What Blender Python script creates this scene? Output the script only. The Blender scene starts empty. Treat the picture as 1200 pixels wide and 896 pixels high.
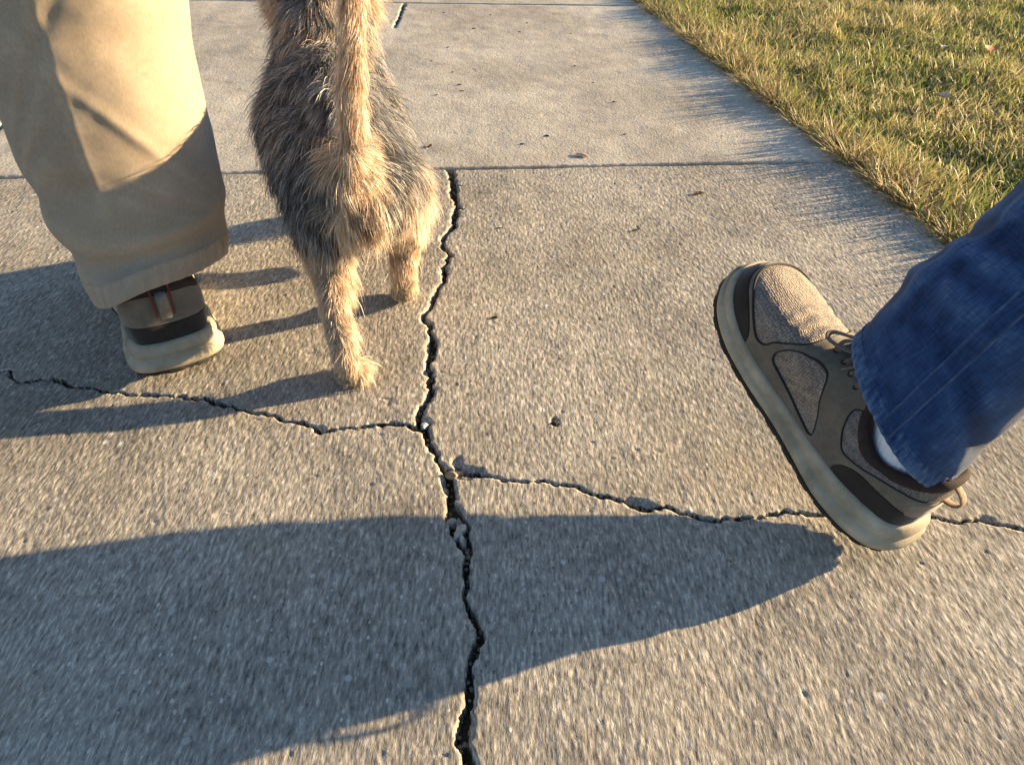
import bpy, bmesh, math, random
import numpy as np
from mathutils import Vector, Matrix, Quaternion
from mathutils.bvhtree import BVHTree

rng = np.random.default_rng(7)
random.seed(7)
S = bpy.context.scene
COL = S.collection
R_ = math.radians

# ------------------------------------------------------------------ camera
CAM_H = 0.56
PITCH = R_(38.0)
FPX = 900.0
_f = np.array([0, math.cos(PITCH), -math.sin(PITCH)])
_u = np.array([0, math.sin(PITCH), math.cos(PITCH)])
_r = np.array([1.0, 0, 0])
_C = np.array([0, 0, CAM_H])


def G(x, y, z=0.0):
    """ground point surveyed from the photograph"""
    r = _r * (x - 600) / FPX + _u * (448 - y) / FPX + _f
    return _C + r * (z - CAM_H) / r[2]


cd = bpy.data.cameras.new('camera')
cam = bpy.data.objects.new('camera', cd)
COL.objects.link(cam)
cam.location = (0, 0, CAM_H)
cam.rotation_euler = (R_(90) - PITCH, 0, 0)
cd.sensor_fit = 'HORIZONTAL'
cd.sensor_width = 36
cd.lens = 36 * FPX / 1200
cd.clip_start = 0.01
cd.clip_end = 1000
S.camera = cam

# ------------------------------------------------------------------ light
SUN_AZ = 17.3     # degrees from +X towards +Y: where the sun stands
SUN_EL = 10.2
w = bpy.data.worlds.new('World')
S.world = w
w.use_nodes = True
nt = w.node_tree
nt.nodes.clear()
sky = nt.nodes.new('ShaderNodeTexSky')
sky.sky_type = 'NISHITA'
sky.sun_disc = False
sky.sun_elevation = R_(SUN_EL)
sky.sun_rotation = R_(90 - SUN_AZ)
sky.air_density = 1.0
sky.dust_density = .3
sky.ozone_density = 2.4
bg = nt.nodes.new('ShaderNodeBackground')
bg.inputs[1].default_value = 0.070
wo = nt.nodes.new('ShaderNodeOutputWorld')
nt.links.new(sky.outputs[0], bg.inputs[0])
nt.links.new(bg.outputs[0], wo.inputs[0])
sl = bpy.data.lights.new('sun', 'SUN')
sl.energy = 5.0
sl.angle = R_(0.55)
sl.color = (1.0, 0.75, 0.43)
so = bpy.data.objects.new('sun', sl)
COL.objects.link(so)
sd = Vector((math.cos(R_(SUN_EL)) * math.cos(R_(SUN_AZ)), math.cos(R_(SUN_EL)) * math.sin(R_(SUN_AZ)), math.sin(R_(SUN_EL))))
so.rotation_euler = sd.to_track_quat('Z', 'Y').to_euler()
so.location = sd * 20
S.view_settings.view_transform = 'Standard'
S.view_settings.look = 'None'
S.view_settings.gamma = 1
S.view_settings.exposure = 2.10
S.render.engine = 'CYCLES'
S.cycles.max_bounces = 6


# ------------------------------------------------------------------ numpy helpers
def _hash(ix, iy, iz, seed):
    n = (ix.astype(np.int64) * 374761393 + iy.astype(np.int64) * 668265263 + iz.astype(np.int64) * 2147483647 + seed * 144665) & 0xffffffff
    n = ((n ^ (n >> 13)) * 1274126177) & 0xffffffff
    n = (n ^ (n >> 16)) & 0xffffffff
    return n.astype(np.float64) / 4294967295.0


def vnoise(x, y, z=None, seed=0):
    """smooth value noise in -1..1"""
    x = np.asarray(x, float); y = np.asarray(y, float)
    z = np.zeros_like(x) if z is None else np.asarray(z, float)
    ix, iy, iz = np.floor(x), np.floor(y), np.floor(z)
    fx, fy, fz = x - ix, y - iy, z - iz
    fx = fx * fx * (3 - 2 * fx); fy = fy * fy * (3 - 2 * fy); fz = fz * fz * (3 - 2 * fz)
    flat = not np.any(fz)
    out = 0
    for dx in (0, 1):
        for dy in (0, 1):
            for dz in ((0,) if flat else (0, 1)):
                wgt = (fx if dx else 1 - fx) * (fy if dy else 1 - fy) * (fz if dz else 1 - fz)
                out = out + wgt * _hash(ix + dx, iy + dy, iz + dz, seed)
    return out * 2 - 1


def fbm(x, y, z=None, seed=0, o=4):
    a, s, t = 0, 1.0, 0
    for k in range(o):
        a = a + s * vnoise(x * 2 ** k, y * 2 ** k, None if z is None else z * 2 ** k, seed + 17 * k)
        t += s
        s *= .5
    return a / t


def spline(xs, ys, x):
    """smooth (Catmull-Rom style) interpolation of a table"""
    xs = np.asarray(xs, float); ys = np.asarray(ys, float)
    m = np.gradient(ys, xs)
    x = np.clip(np.asarray(x, float), xs[0], xs[-1])
    i = np.clip(np.searchsorted(xs, x, side='right') - 1, 0, len(xs) - 2)
    h = xs[i + 1] - xs[i]
    t = (x - xs[i]) / h
    return ((2 * t ** 3 - 3 * t ** 2 + 1) * ys[i] + (t ** 3 - 2 * t ** 2 + t) * h * m[i]
            + (-2 * t ** 3 + 3 * t ** 2) * ys[i + 1] + (t ** 3 - t ** 2) * h * m[i + 1])


def sstep(a, b, x):
    t = np.clip((x - a) / (b - a), 0, 1)
    return t * t * (3 - 2 * t)


def make_mesh(name, V, F, mats=(), parent=None, smooth=True, attrs=None, uv=None, mat_idx=None):
    """link ONE mesh object; V (n,3), F (m,3) or (m,4) array or list of them"""
    me = bpy.data.meshes.new(name)
    V = np.asarray(V, np.float32)
    Fs = F if isinstance(F, list) else [F]
    Fs = [np.asarray(f, np.int32) for f in Fs if len(f)]
    nl = sum(f.size for f in Fs); npoly = sum(len(f) for f in Fs)
    me.vertices.add(len(V)); me.vertices.foreach_set('co', V.ravel())
    me.loops.add(nl); me.polygons.add(npoly)
    me.loops.foreach_set('vertex_index', np.concatenate([f.ravel() for f in Fs]))
    tot = np.concatenate([np.full(len(f), f.shape[1], np.int32) for f in Fs])
    st = np.concatenate([[0], np.cumsum(tot)[:-1]]).astype(np.int32)
    me.polygons.foreach_set('loop_start', st)
    me.polygons.foreach_set('loop_total', tot)
    me.update(calc_edges=True)
    me.polygons.foreach_set('use_smooth', np.full(npoly, smooth))
    if mat_idx is not None:
        me.polygons.foreach_set('material_index', np.asarray(mat_idx, np.int32))
    if uv is not None:
        l = me.uv_layers.new(name='UVMap')
        li = np.empty(nl, np.int32); me.loops.foreach_get('vertex_index', li)
        l.data.foreach_set('uv', np.asarray(uv, np.float32)[li].ravel())
    for k, a in (attrs or {}).items():
        a = np.asarray(a, np.float32)
        if a.ndim == 2:
            if a.shape[1] == 3:
                a = np.hstack([a, np.ones((len(a), 1), np.float32)])
            at = me.attributes.new(k, 'FLOAT_COLOR', 'POINT'); at.data.foreach_set('color', a.ravel())
        else:
            at = me.attributes.new(k, 'FLOAT', 'POINT'); at.data.foreach_set('value', a)
    for m in (mats if isinstance(mats, (list, tuple)) else [mats]):
        me.materials.append(m)
    me.validate(clean_customdata=False)
    o = bpy.data.objects.new(name, me)
    COL.objects.link(o)
    if parent is not None:
        o.parent = parent
    return o


def tag(o, label=None, cat=None, group=None, kind=None):
    if label: o['label'] = label
    if cat: o['category'] = cat
    if group: o['group'] = group
    if kind: o['kind'] = kind
    return o


def empty(name, loc=(0, 0, 0)):
    o = bpy.data.objects.new(name, None)
    COL.objects.link(o)
    o.location = loc
    o.empty_display_size = .05
    return o


def grid_faces(nu, nv, wrap_u=False):
    """vertex (i,j) is i*nv+j"""
    iu = np.arange(nu if wrap_u else nu - 1)
    j = np.arange(nv - 1)
    I, J = np.meshgrid(iu, j, indexing='ij')
    I2 = (I + 1) % nu
    return np.stack([I * nv + J, I2 * nv + J, I2 * nv + J + 1, I * nv + J + 1], -1).reshape(-1, 4)


# ------------------------------------------------------------------ material helpers
def mat(name):
    m = bpy.data.materials.new(name)
    m.use_nodes = True
    n = m.node_tree.nodes
    l = m.node_tree.links
    b = n['Principled BSDF']
    b.inputs['Specular IOR Level'].default_value = .3
    return m, n, l, b


def nd(n, typ, **kw):
    x = n.new('ShaderNode' + typ)
    for k, v in kw.items():
        if k.startswith('i_'):
            x.inputs[k[2:].replace('_', ' ')].default_value = v
        else:
            setattr(x, k, v)
    return x


def ramp(n, pts, interp='LINEAR'):
    r = n.new('ShaderNodeValToRGB')
    r.color_ramp.interpolation = interp
    e = r.color_ramp.elements
    while len(e) < len(pts): e.new(.5)
    for k, (p, c) in enumerate(pts):
        e[k].position = p
        e[k].color = (c[0], c[1], c[2], 1) if isinstance(c, (tuple, list)) else (c, c, c, 1)
    return r


def mixc(n, l, a, b, fac, blend='MIX'):
    m = n.new('ShaderNodeMix'); m.data_type = 'RGBA'; m.blend_type = blend
    for sock, v in ((m.inputs[0], fac), (m.inputs[6], a), (m.inputs[7], b)):
        if isinstance(v, (int, float)): sock.default_value = v
        elif isinstance(v, tuple): sock.default_value = (*v, 1)
        else: l.new(v, sock)
    return m.outputs[2]


def mapped(n, l, scale=(1, 1, 1), coord='Object', rot=(0, 0, 0)):
    tc = n.new('ShaderNodeTexCoord')
    mp = n.new('ShaderNodeMapping')
    mp.inputs['Scale'].default_value = scale
    mp.inputs['Rotation'].default_value = rot
    l.new(tc.outputs[coord], mp.inputs[0])
    return mp.outputs[0]


def tex(n, l, kind, vec, scale, **kw):
    t = n.new('ShaderNodeTex' + kind)
    t.inputs['Scale'].default_value = scale
    for k, v in kw.items():
        if k in t.inputs: t.inputs[k].default_value = v
        else: setattr(t, k, v)
    l.new(vec, t.inputs['Vector'])
    return t


def bump(n, l, b, h, strength, dist, prev=None):
    bp = n.new('ShaderNodeBump')
    bp.inputs['Strength'].default_value = strength
    bp.inputs['Distance'].default_value = dist
    l.new(h, bp.inputs['Height'])
    if prev is not None: l.new(prev, bp.inputs['Normal'])
    l.new(bp.outputs[0], b.inputs['Normal'])
    return bp.outputs[0]


def concrete_mat(name='concrete', gain=1.0, speck=.9, streak=.24):
    m, n, l, b = mat(name)
    v = mapped(n, l)
    vs = mapped(n, l, (1, streak, 1), rot=(0, 0, R_(-9)))       # worn broom finish, drawn along the walk
    vm = mapped(n, l, (1, .6, 1))
    big = tex(n, l, 'Noise', v, 2.2, Detail=6, Roughness=.62)
    mid = tex(n, l, 'Noise', v, 14, Detail=6, Roughness=.65)
    fine = tex(n, l, 'Noise', vs, 330, Detail=4, Roughness=.7)
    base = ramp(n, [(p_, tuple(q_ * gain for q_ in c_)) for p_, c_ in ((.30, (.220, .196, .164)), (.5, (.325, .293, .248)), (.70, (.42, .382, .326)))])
    l.new(big.outputs[0], base.inputs[0])
    c2 = ramp(n, [(.3, .80), (.5, 1.0), (.72, 1.14)])
    l.new(mid.outputs[0], c2.inputs[0])
    c = mixc(n, l, base.outputs[0], c2.outputs[0], 1.0, 'MULTIPLY')
    c3 = ramp(n, [(.28, .16), (.42, .70), (.54, 1.05), (.70, 2.0)])
    l.new(fine.outputs[0], c3.inputs[0])
    c = mixc(n, l, c, c3.outputs[0], speck, 'MULTIPLY')
    # sand and aggregate grains showing through the paste
    vo = tex(n, l, 'Voronoi', vm, 210, Randomness=1.0)
    gm = ramp(n, [(.0, 1.0), (.22, 1.0), (.30, 0.0)])
    l.new(vo.outputs['Distance'], gm.inputs[0])
    sep = nd(n, 'SeparateColor'); l.new(vo.outputs['Color'], sep.inputs[0])
    pick = ramp(n, [(.66, 0.0), (.72, 1.0)]); l.new(sep.outputs[0], pick.inputs[0])
    mm = nd(n, 'Math', operation='MULTIPLY'); l.new(gm.outputs[0], mm.inputs[0]); l.new(pick.outputs[0], mm.inputs[1])
    gcol = ramp(n, [(0, (.15, .135, .12)), (.35, (.22, .195, .165)), (.6, (.42, .36, .28)), (1, (.60, .56, .49))])
    l.new(sep.outputs[1], gcol.inputs[0])
    c = mixc(n, l, c, gcol.outputs[0], mm.outputs[0])
    # sparse larger stones
    vo2 = tex(n, l, 'Voronoi', v, 62, Randomness=1.0)
    g2 = ramp(n, [(.0, 1.0), (.16, 1.0), (.24, 0.0)]); l.new(vo2.outputs['Distance'], g2.inputs[0])
    s2 = nd(n, 'SeparateColor'); l.new(vo2.outputs['Color'], s2.inputs[0])
    p2 = ramp(n, [(.80, 0.0), (.84, 1.0)]); l.new(s2.outputs[0], p2.inputs[0])
    m2 = nd(n, 'Math', operation='MULTIPLY'); l.new(g2.outputs[0], m2.inputs[0]); l.new(p2.outputs[0], m2.inputs[1])
    c = mixc(n, l, c, ramp_out(n, l, s2.outputs[1], [(0, (.15, .14, .13)), (.5, (.30, .28, .25)), (1, (.55, .54, .51))]), m2.outputs[0])
    # faint rust and grey stains
    st = tex(n, l, 'Noise', v, 5.5, Detail=3, Roughness=.5)
    sm = ramp(n, [(.60, 0.0), (.72, .35)]); l.new(st.outputs[0], sm.inputs[0])
    c = mixc(n, l, c, (.30, .23, .155), sm.outputs[0])
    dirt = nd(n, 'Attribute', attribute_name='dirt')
    c = mixc(n, l, c, (.035, .028, .021), dirt.outputs['Fac'])  # soil tone that also paints shade into the cracks
    l.new(c, b.inputs['Base Color'])
    b.inputs['Roughness'].default_value = .92
    b.inputs['Specular IOR Level'].default_value = .15
    h = nd(n, 'Math', operation='MULTIPLY_ADD'); l.new(vo.outputs['Distance'], h.inputs[0]); h.inputs[1].default_value = -.55
    l.new(fine.outputs[0], h.inputs[2])
    bump(n, l, b, h.outputs[0], .75, .0010)
    return m


def ramp_out(n, l, src, pts):
    r = ramp(n, pts)
    l.new(src, r.inputs[0])
    return r.outputs[0]


def simple_mat(name, col, rough=.8, var=.25, scale=60, bscale=None, bstr=.3, bdist=.001, spec=.3, metal=0, sheen=0):
    m, n, l, b = mat(name)
    v = mapped(n, l)
    t = tex(n, l, 'Noise', v, scale, Detail=5, Roughness=.6)
    lo = tuple(c * (1 - var) for c in col); hi = tuple(min(1, c * (1 + var)) for c in col)
    l.new(ramp_out(n, l, t.outputs[0], [(.3, lo), (.7, hi)]), b.inputs['Base Color'])
    b.inputs['Roughness'].default_value = rough
    b.inputs['Specular IOR Level'].default_value = spec
    b.inputs['Metallic'].default_value = metal
    if sheen:
        b.inputs['Sheen Weight'].default_value = sheen
    t2 = tex(n, l, 'Noise', v, bscale or scale * 4, Detail=4, Roughness=.65)
    bump(n, l, b, t2.outputs[0], bstr, bdist)
    return m


M = {}
M['concrete'] = concrete_mat()
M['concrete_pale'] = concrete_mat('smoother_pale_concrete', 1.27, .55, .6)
M['soil'] = simple_mat('soil', (.055, .042, .03), .95, .5, 90, 300, .8, .004)
M['lawn_soil'] = simple_mat('lawn_soil', (.07, .058, .03), .95, .5, 50, 200, .8, .006)
M['chip'] = simple_mat('concrete_fragment', (.36, .34, .30), .9, .3, 180, 500, .6, .001)
M['pebble_grey'] = simple_mat('grey_pebble', (.30, .31, .33), .55, .25, 150, 400, .3, .0006)
M['pebble_brown'] = simple_mat('brown_pebble', (.30, .21, .13), .6, .3, 150, 400, .3, .0006)
M['dry_leaf'] = simple_mat('dry_leaf', (.10, .065, .04), .8, .5, 120, 300, .4, .0006)
M['red_leaf'] = simple_mat('red_leaf', (.36, .13, .05), .7, .4, 90, 300, .4, .0006)
M['pale_leaf'] = simple_mat('pale_leaf', (.50, .36, .24), .7, .3, 90, 300, .4, .0006)


# ------------------------------------------------------------------ sidewalk
def xl(y):   # left long joint
    a, b_ = G(0, 149), G(9, 138)
    return a[0] + (y - a[1]) * (b_[0] - a[0]) / (b_[1] - a[1]) * .55


EDGE = np.array([G(1130, 290)[:2], G(990, 188)[:2], G(868, 92)[:2], G(750, 0)[:2]])
_ec = np.polyfit(EDGE[:, 1], EDGE[:, 0], 1)


def xr(y): return _ec[0] * np.asarray(y) + _ec[1]


_j1 = np.array([G(0, 208)[:2], G(260, 202)[:2], G(530, 198)[:2], G(760, 193.5)[:2], G(985, 188)[:2]])
_j1c = np.polyfit(_j1[:, 0], _j1[:, 1], 1)
_j0 = np.array([G(212, 0)[:2], G(480, 3)[:2], G(740, 7)[:2]])
_j0c = np.polyfit(_j0[:, 0], _j0[:, 1], 1)


def yj(x, k):
    """k-th cross joint ahead: 0 near, 1 far, then repeats"""
    c = {0: _j1c, 1: _j0c}.get(k)
    if c is None:
        return (k * 1.36 + 1.35 if k > 0 else 1.35 + k * 1.36) + 0 * np.asarray(x)
    return c[0] * np.asarray(x) + c[1]


MAIN = [(527, 196, 8), (529.6, 207, 7), (532, 217.5, 9), (532, 230, 8), (536, 243, 4), (533, 255, 6), (531.5, 266, 6), (527, 271, 3), (519, 280, 4), (518.5, 289, 6), (522.5, 294, 4),
        (527.5, 299, 5), (524.6, 306, 3), (518.5, 313, 5), (521.6, 322, 7), (520.7, 330, 4), (513.5, 339, 3), (511, 346, 6), (507, 357, 3), (500, 365, 3), (495.4, 372.5, 5), (502, 379, 6),
        (503, 387, 5), (508, 399.6, 9), (506.4, 410, 8), (504, 421, 7), (502, 431, 4), (506, 441.6, 7), (506, 455, 6), (502, 467.5, 5), (493, 480, 6), (490, 489, 7), (493, 500, 9),
        (502, 514, 7), (508, 528, 7), (518, 546, 6), (527, 560, 8), (530, 580, 8), (530, 594, 12), (539, 599, 6), (548.5, 617, 6), (550.5, 637, 6), (548.6, 650, 9), (547, 663, 6), (547, 680, 7),
        (544, 698.6, 6), (550, 714, 7), (558.6, 731, 8), (563, 751, 8), (555.7, 766, 7), (550, 780, 8), (550, 800, 7), (550, 823, 9), (544, 843, 10), (541.5, 860, 14), (547, 880, 15),
        (548.6, 896, 14), (545, 925, 12), (553, 980, 12), (548, 1060, 11), (560, 1200, 10)]
SPLIT = [(530, 594, 9), (526, 609, 8), (534, 629, 6), (544, 643, 6), (548.6, 650, 8)]
LEFTB = [(493, 505, 5), (485, 503.7, 5), (476, 498, 3), (457, 496, 1.5), (435, 498, 2.2), (409, 501, 2.4), (387, 503.7, 3.4), (374, 507, 5), (368, 500, 2.4), (348, 495, 2.4), (329, 493, 3.4),
         (323, 487, 2.4), (307, 484, 2.2), (285.5, 480, 4), (266, 475.5, 4.5), (244, 468, 3.6), (225, 466, 2.2), (195, 463, 1.3), (165, 462, 1.3), (134, 459.6, 1.8), (117, 457, 2.4),
         (106, 454, 3.4), (82, 452, 2.4), (76, 449, 4.4), (63, 443, 3.4), (43, 446, 1.0), (22, 449, 1.6), (14, 443, 2.4), (12, 434, 2), (0, 435, 1), (-40, 440, 1.4), (-120, 432, 1.4), (-260, 440, 1.2)]
RIGHTB = [(527, 552, 7), (540, 553, 6), (568, 557, 2.6), (608, 564, 2.4), (637, 563, 2.2), (663, 568, 2.4), (692, 579, 3), (718, 585, 2.4), (740, 590, 3.2), (762, 595, 4.4), (791, 598, 2.4),
          (813, 604, 2.4), (843, 610, 3), (872, 607, 2.2), (909, 602, 3), (938, 600, 3.4), (956, 604, 3.4), (990, 607, 3), (1030, 606, 2.4), (1070, 608, 2), (1098, 607, 2.2), (1107, 610, 2.6),
          (1115, 612, 1.4), (1130, 611, 2.2), (1145, 609, 4), (1165, 614, 2.8), (1177, 616, 1.3), (1192, 619, 2.8), (1200, 621, 2.6), (1260, 632, 2.4), (1400, 640, 2), (1700, 655, 2)]
FARC = [(480, -6, 2), (472, 9, 3), (469, 18, 2), (465.5, 27, 3), (462, 33, 1)]
SPUR1 = [(532, 217, 3), (540, 218, 1.5)]
SPUR2 = [(536, 244, 3), (542, 245.5, 1.5)]


def crack_pts(L):
    """pixel polyline -> ground polyline (x, y, half width) in metres, with jagged in-between points"""
    out = []
    for (x, y, wd) in L:
        p = G(x, y)
        s = G(x + 1, y)[0] - p[0]
        out.append((p[0], p[1], max(.48 * wd * s, .0018)))
    o2 = []
    for a, b_ in zip(out[:-1], out[1:]):
        a = np.array(a); b_ = np.array(b_)
        k = max(1, int(np.hypot(*(b_ - a)[:2]) / .006))
        for i in range(k):
            t = i / k
            q = a + (b_ - a) * t
            if i:
                q[:2] += rng.normal(size=2) * .0016
                q[2] *= rng.uniform(.75, 1.25)
            o2.append(q)
    o2.append(np.array(out[-1]))
    return np.array(o2)


def crack_field(X, Y, polys, reach=.03):
    """(distance minus half width) to the nearest crack, and the side (+1 = right of it)"""
    D = np.full(X.shape, 1.0)
    SD = np.zeros(X.shape)
    for P in polys:
        for a, b_ in zip(P[:-1], P[1:]):
            x0, x1 = min(a[0], b_[0]) - reach, max(a[0], b_[0]) + reach
            y0, y1 = min(a[1], b_[1]) - reach, max(a[1], b_[1]) + reach
            if x1 < X.min() or x0 > X.max() or y1 < Y.min() or y0 > Y.max(): continue
            # rows / columns bound (grid is nearly axis aligned)
            rows = np.where((Y.max(1) > y0) & (Y.min(1) < y1))[0]
            if not len(rows): continue
            r0, r1 = rows[0], rows[-1] + 1
            sub = X[r0:r1]
            cols = np.where((sub.max(0) > x0) & (sub.min(0) < x1))[0]
            if not len(cols): continue
            c0, c1 = cols[0], cols[-1] + 1
            xx = X[r0:r1, c0:c1] - a[0]; yy = Y[r0:r1, c0:c1] - a[1]
            dx, dy = b_[0] - a[0], b_[1] - a[1]
            L2 = dx * dx + dy * dy + 1e-12
            t = np.clip((xx * dx + yy * dy) / L2, 0, 1)
            d = np.hypot(xx - t * dx, yy - t * dy) - (a[2] + (b_[2] - a[2]) * t)
            m_ = d < D[r0:r1, c0:c1]
            D[r0:r1, c0:c1][m_] = d[m_]
            sgn = np.sign(xx * dy - yy * dx) * (-1 if dy > 0 else 1) * -1
            SD[r0:r1, c0:c1][m_] = sgn[m_]
    return D, SD


def slab(name, k0, k1, left, right, sp, cracks=(), spalls=(), near=False, seed=0):
    """one concrete panel between cross joints k0 and k1 as a height field of real relief"""
    y_a = (lambda x: yj(x, k0)); y_b = (lambda x: yj(x, k1))
    ym0 = float(y_a(0)); ym1 = float(y_b(0))
    nu = int((ym1 - ym0) / sp) + 1
    wdt = float(right(ym0) - left(ym0))
    nv = int(wdt / sp) + 1
    u = np.linspace(0, 1, nu); v = np.linspace(0, 1, nv)
    gap = .0035
    gl = gap if nv else 0
    # concentrate rows at the tooled edges
    def ease(t, W):
        e = np.array([0, .001, .002, .0035, .005, .007, .010, .014]) / W
        mid = t[(t > e[-1]) & (t < 1 - e[-1])]
        return np.concatenate([e, mid, 1 - e[::-1]])
    u = ease(u, ym1 - ym0); v = ease(v, wdt)
    U, Vv = np.meshgrid(u, v, indexing='ij')
    Yc = ym0 + (ym1 - ym0) * U
    X = left(Yc) + gap + (right(Yc) - left(Yc) - 2 * gap) * Vv
    Y = (y_a(X) + gap) + (y_b(X) - y_a(X) - 2 * gap) * U
    X = left(Y) + gap + (right(Y) - left(Y) - 2 * gap) * Vv
    # wobble of the hand tooled edge
    ex = np.minimum(X - left(Y), right(Y) - X) - gap
    ey = np.minimum(Y - y_a(X), y_b(X) - Y) - gap
    Y = Y + (.0012 * fbm(X * 22, Y * 22, seed=seed + 5) + .0009 * vnoise(X * 120, X * 0, seed=seed + 9)) * np.exp(-np.maximum(ey, 0) / .02) * np.where(ey >= 0, 1, 1)
    X = X + (.004 * fbm(X * 0 + 3, Y * 14, seed=seed + 6)) * np.exp(-np.maximum(ex, 0) / .03)
    Z = .0016 * fbm(X * 5, Y * 5, seed=seed + 1) + .0007 * fbm(X * 28, Y * 20, seed=seed + 2)
    if sp < .008:
        XS = X + .16 * Y
        patchy = .65 + .5 * fbm(X * 4, Y * 3, seed=seed + 8)
        Z += (.00021 * vnoise(XS * 330, Y * 85, seed=seed + 3) + .00021 * vnoise(XS * 470, Y * 170, seed=seed + 4)) * patchy
        # pits
        pit = vnoise(X * 105, Y * 80, seed=seed + 11)
        Z -= .0010 * sstep(.90, .99, pit)
    e = np.minimum(ex, ey)
    rr = .007
    t = np.clip(e / rr, 0, 1)
    Z = Z - rr * .8 * (1 - np.sqrt(np.clip(1 - (1 - t) ** 2, 0, 1)))
    if cracks:
        D, SD = crack_field(X, Y, cracks)
        D2, _s = crack_field(X, Y, cracks[2:] if near else cracks)
        branch = D2 <= D + 1e-6
        jag = .0012 * vnoise(X * 230, Y * 230, seed=seed + 21) + .0014 * vnoise(X * 90, Y * 90, seed=seed + 22)
        Dn = D + jag * np.clip(sstep(-.002, .001, D) + .4, 0, 1)
        lip = np.where(SD < 0, .0042, .0022) * (1 + .8 * vnoise(X * 45, Y * 45, seed=seed + 23))
        lip = np.clip(lip, .0006, None)
        q = np.clip(Dn / lip, 0, 1)
        big_ = np.exp(-((X - .02 + .09) / .12) ** 2)
        Z -= np.where(branch, .0004, .0008 + .0014 * big_) * (1 - q) ** 1.6 * (1 + .3 * vnoise(X * 150, Y * 150, seed=seed + 24))
        # slabs rock a little: the left piece stands a hair proud
        Z += .0003 * (SD < 0) * (~branch) * np.exp(-np.maximum(D, 0) / .03) * (D < .5)
        Z = np.where(Dn < 0, Z - .030 * (1 - sstep(-.0010, 0, Dn)), Z)
        crack_shade = (branch & (Dn < .0003)) | (Dn < -.0004)  # crack walls and branch lips that take the painted dark
    for (px, py, rx, ry, ang, dep) in spalls:
        p = G(px, py)
        sx = G(px + 1, py)[0] - p[0]; sy = G(px, py - 1)[1] - p[1]
        dx, dy = X - p[0], Y - p[1]
        ca, sa = math.cos(ang), math.sin(ang)
        a_ = (dx * ca + dy * sa) / (rx * sx); b2 = (-dx * sa + dy * ca) / (ry * sy)
        rad = np.sqrt(a_ ** 2 + b2 ** 2) + .25 * vnoise(X * 130, Y * 130, seed=seed + 31)
        Z -= dep * (1 - sstep(.75, 1.02, rad)) * (1 + .4 * vnoise(X * 200, Y * 200, seed=seed + 32))
    # side skirts
    nu2, nv2 = U.shape
    V3 = np.stack([X, Y, Z], -1).reshape(-1, 3)
    F = grid_faces(nu2, nv2)[:, ::-1]
    idx = np.arange(nu2 * nv2).reshape(nu2, nv2)
    ring = np.concatenate([idx[0, :], idx[1:, -1], idx[-1, -2::-1], idx[-2:0:-1, 0]])
    low = V3[ring].copy(); low[:, 2] = -.10
    b0 = len(V3)
    V3 = np.vstack([V3, low])
    k = len(ring); a = np.arange(k); bb = (a + 1) % k
    Fs = np.stack([ring[a], b0 + a, b0 + bb, ring[bb]], -1)
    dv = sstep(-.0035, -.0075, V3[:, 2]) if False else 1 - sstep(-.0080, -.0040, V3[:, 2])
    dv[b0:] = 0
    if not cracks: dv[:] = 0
    else: dv[:b0] = np.maximum(dv[:b0], crack_shade.ravel())
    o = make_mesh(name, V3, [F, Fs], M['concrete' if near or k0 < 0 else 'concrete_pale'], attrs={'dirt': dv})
    # flip if needed
    if o.data.polygons[len(F) // 2].normal.z < 0:
        o.data.flip_normals()
    tag(o, kind='structure')
    return o


SP = [(547, 553, 22, 9, 0.0, .0045), (497, 498, 9, 9, 0, .005), (753, 592, 22, 8, -.3, .0035), (524, 566, 8, 16, .3, .004), (530, 604, 7, 14, 0, .005), (536, 540, 7, 6, 0, .003),
      (548, 850, 8, 24, 0, .004), (374, 503, 8, 5, 0, .003), (260, 474, 14, 4, 0, .002), (1155, 608, 12, 4, 0, .002), (650, 494, 5, 5, 0, .003), (505, 406, 7, 10, 0, .003), (500, 436, 6, 5, 0, .003)]
cr = [crack_pts(c) for c in (MAIN, SPLIT, LEFTB, RIGHTB, SPUR1, SPUR2)]
crf = [crack_pts(FARC)]
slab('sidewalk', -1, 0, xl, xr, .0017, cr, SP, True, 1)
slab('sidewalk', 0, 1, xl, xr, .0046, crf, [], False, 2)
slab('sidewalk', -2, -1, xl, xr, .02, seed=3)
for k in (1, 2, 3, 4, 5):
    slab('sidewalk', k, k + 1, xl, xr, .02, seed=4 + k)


def xll(y): return xl(y) - 1.25


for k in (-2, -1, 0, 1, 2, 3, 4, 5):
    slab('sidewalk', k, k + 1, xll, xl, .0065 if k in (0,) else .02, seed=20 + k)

# soil under the joints and cracks, and the ground to the horizon
nx = 120
gx = np.concatenate([np.linspace(-300, -6, 12), np.linspace(-5.5, 6, 60), np.linspace(7, 300, 12)])
gy = np.concatenate([np.linspace(-300, -4, 12), np.linspace(-3.6, 9, 60), np.linspace(10, 300, 12)])
GX, GY = np.meshgrid(gx, gy, indexing='ij')
on_walk = (GX > xll(GY) - .05) & (GX < xr(GY) + .02)
GZ = np.where(on_walk, -.013, -.018 + .008 * fbm(GX * 2, GY * 2, seed=3))
go = make_mesh('ground', np.stack([GX, GY, GZ], -1).reshape(-1, 3), grid_faces(len(gx), len(gy)), M['lawn_soil'])
tag(go, kind='structure')
# ------------------------------------------------------------------ shoe
LN = .295
_HT = [0, .04, .1, .2, .3, .4, .5, .6, .7, .8, .9, .96, 1]
_HW = [0, .0150, .0290, .0385, .0425, .0405, .0400, .0470, .0525, .0480, .0300, .0125, 0]


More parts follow.
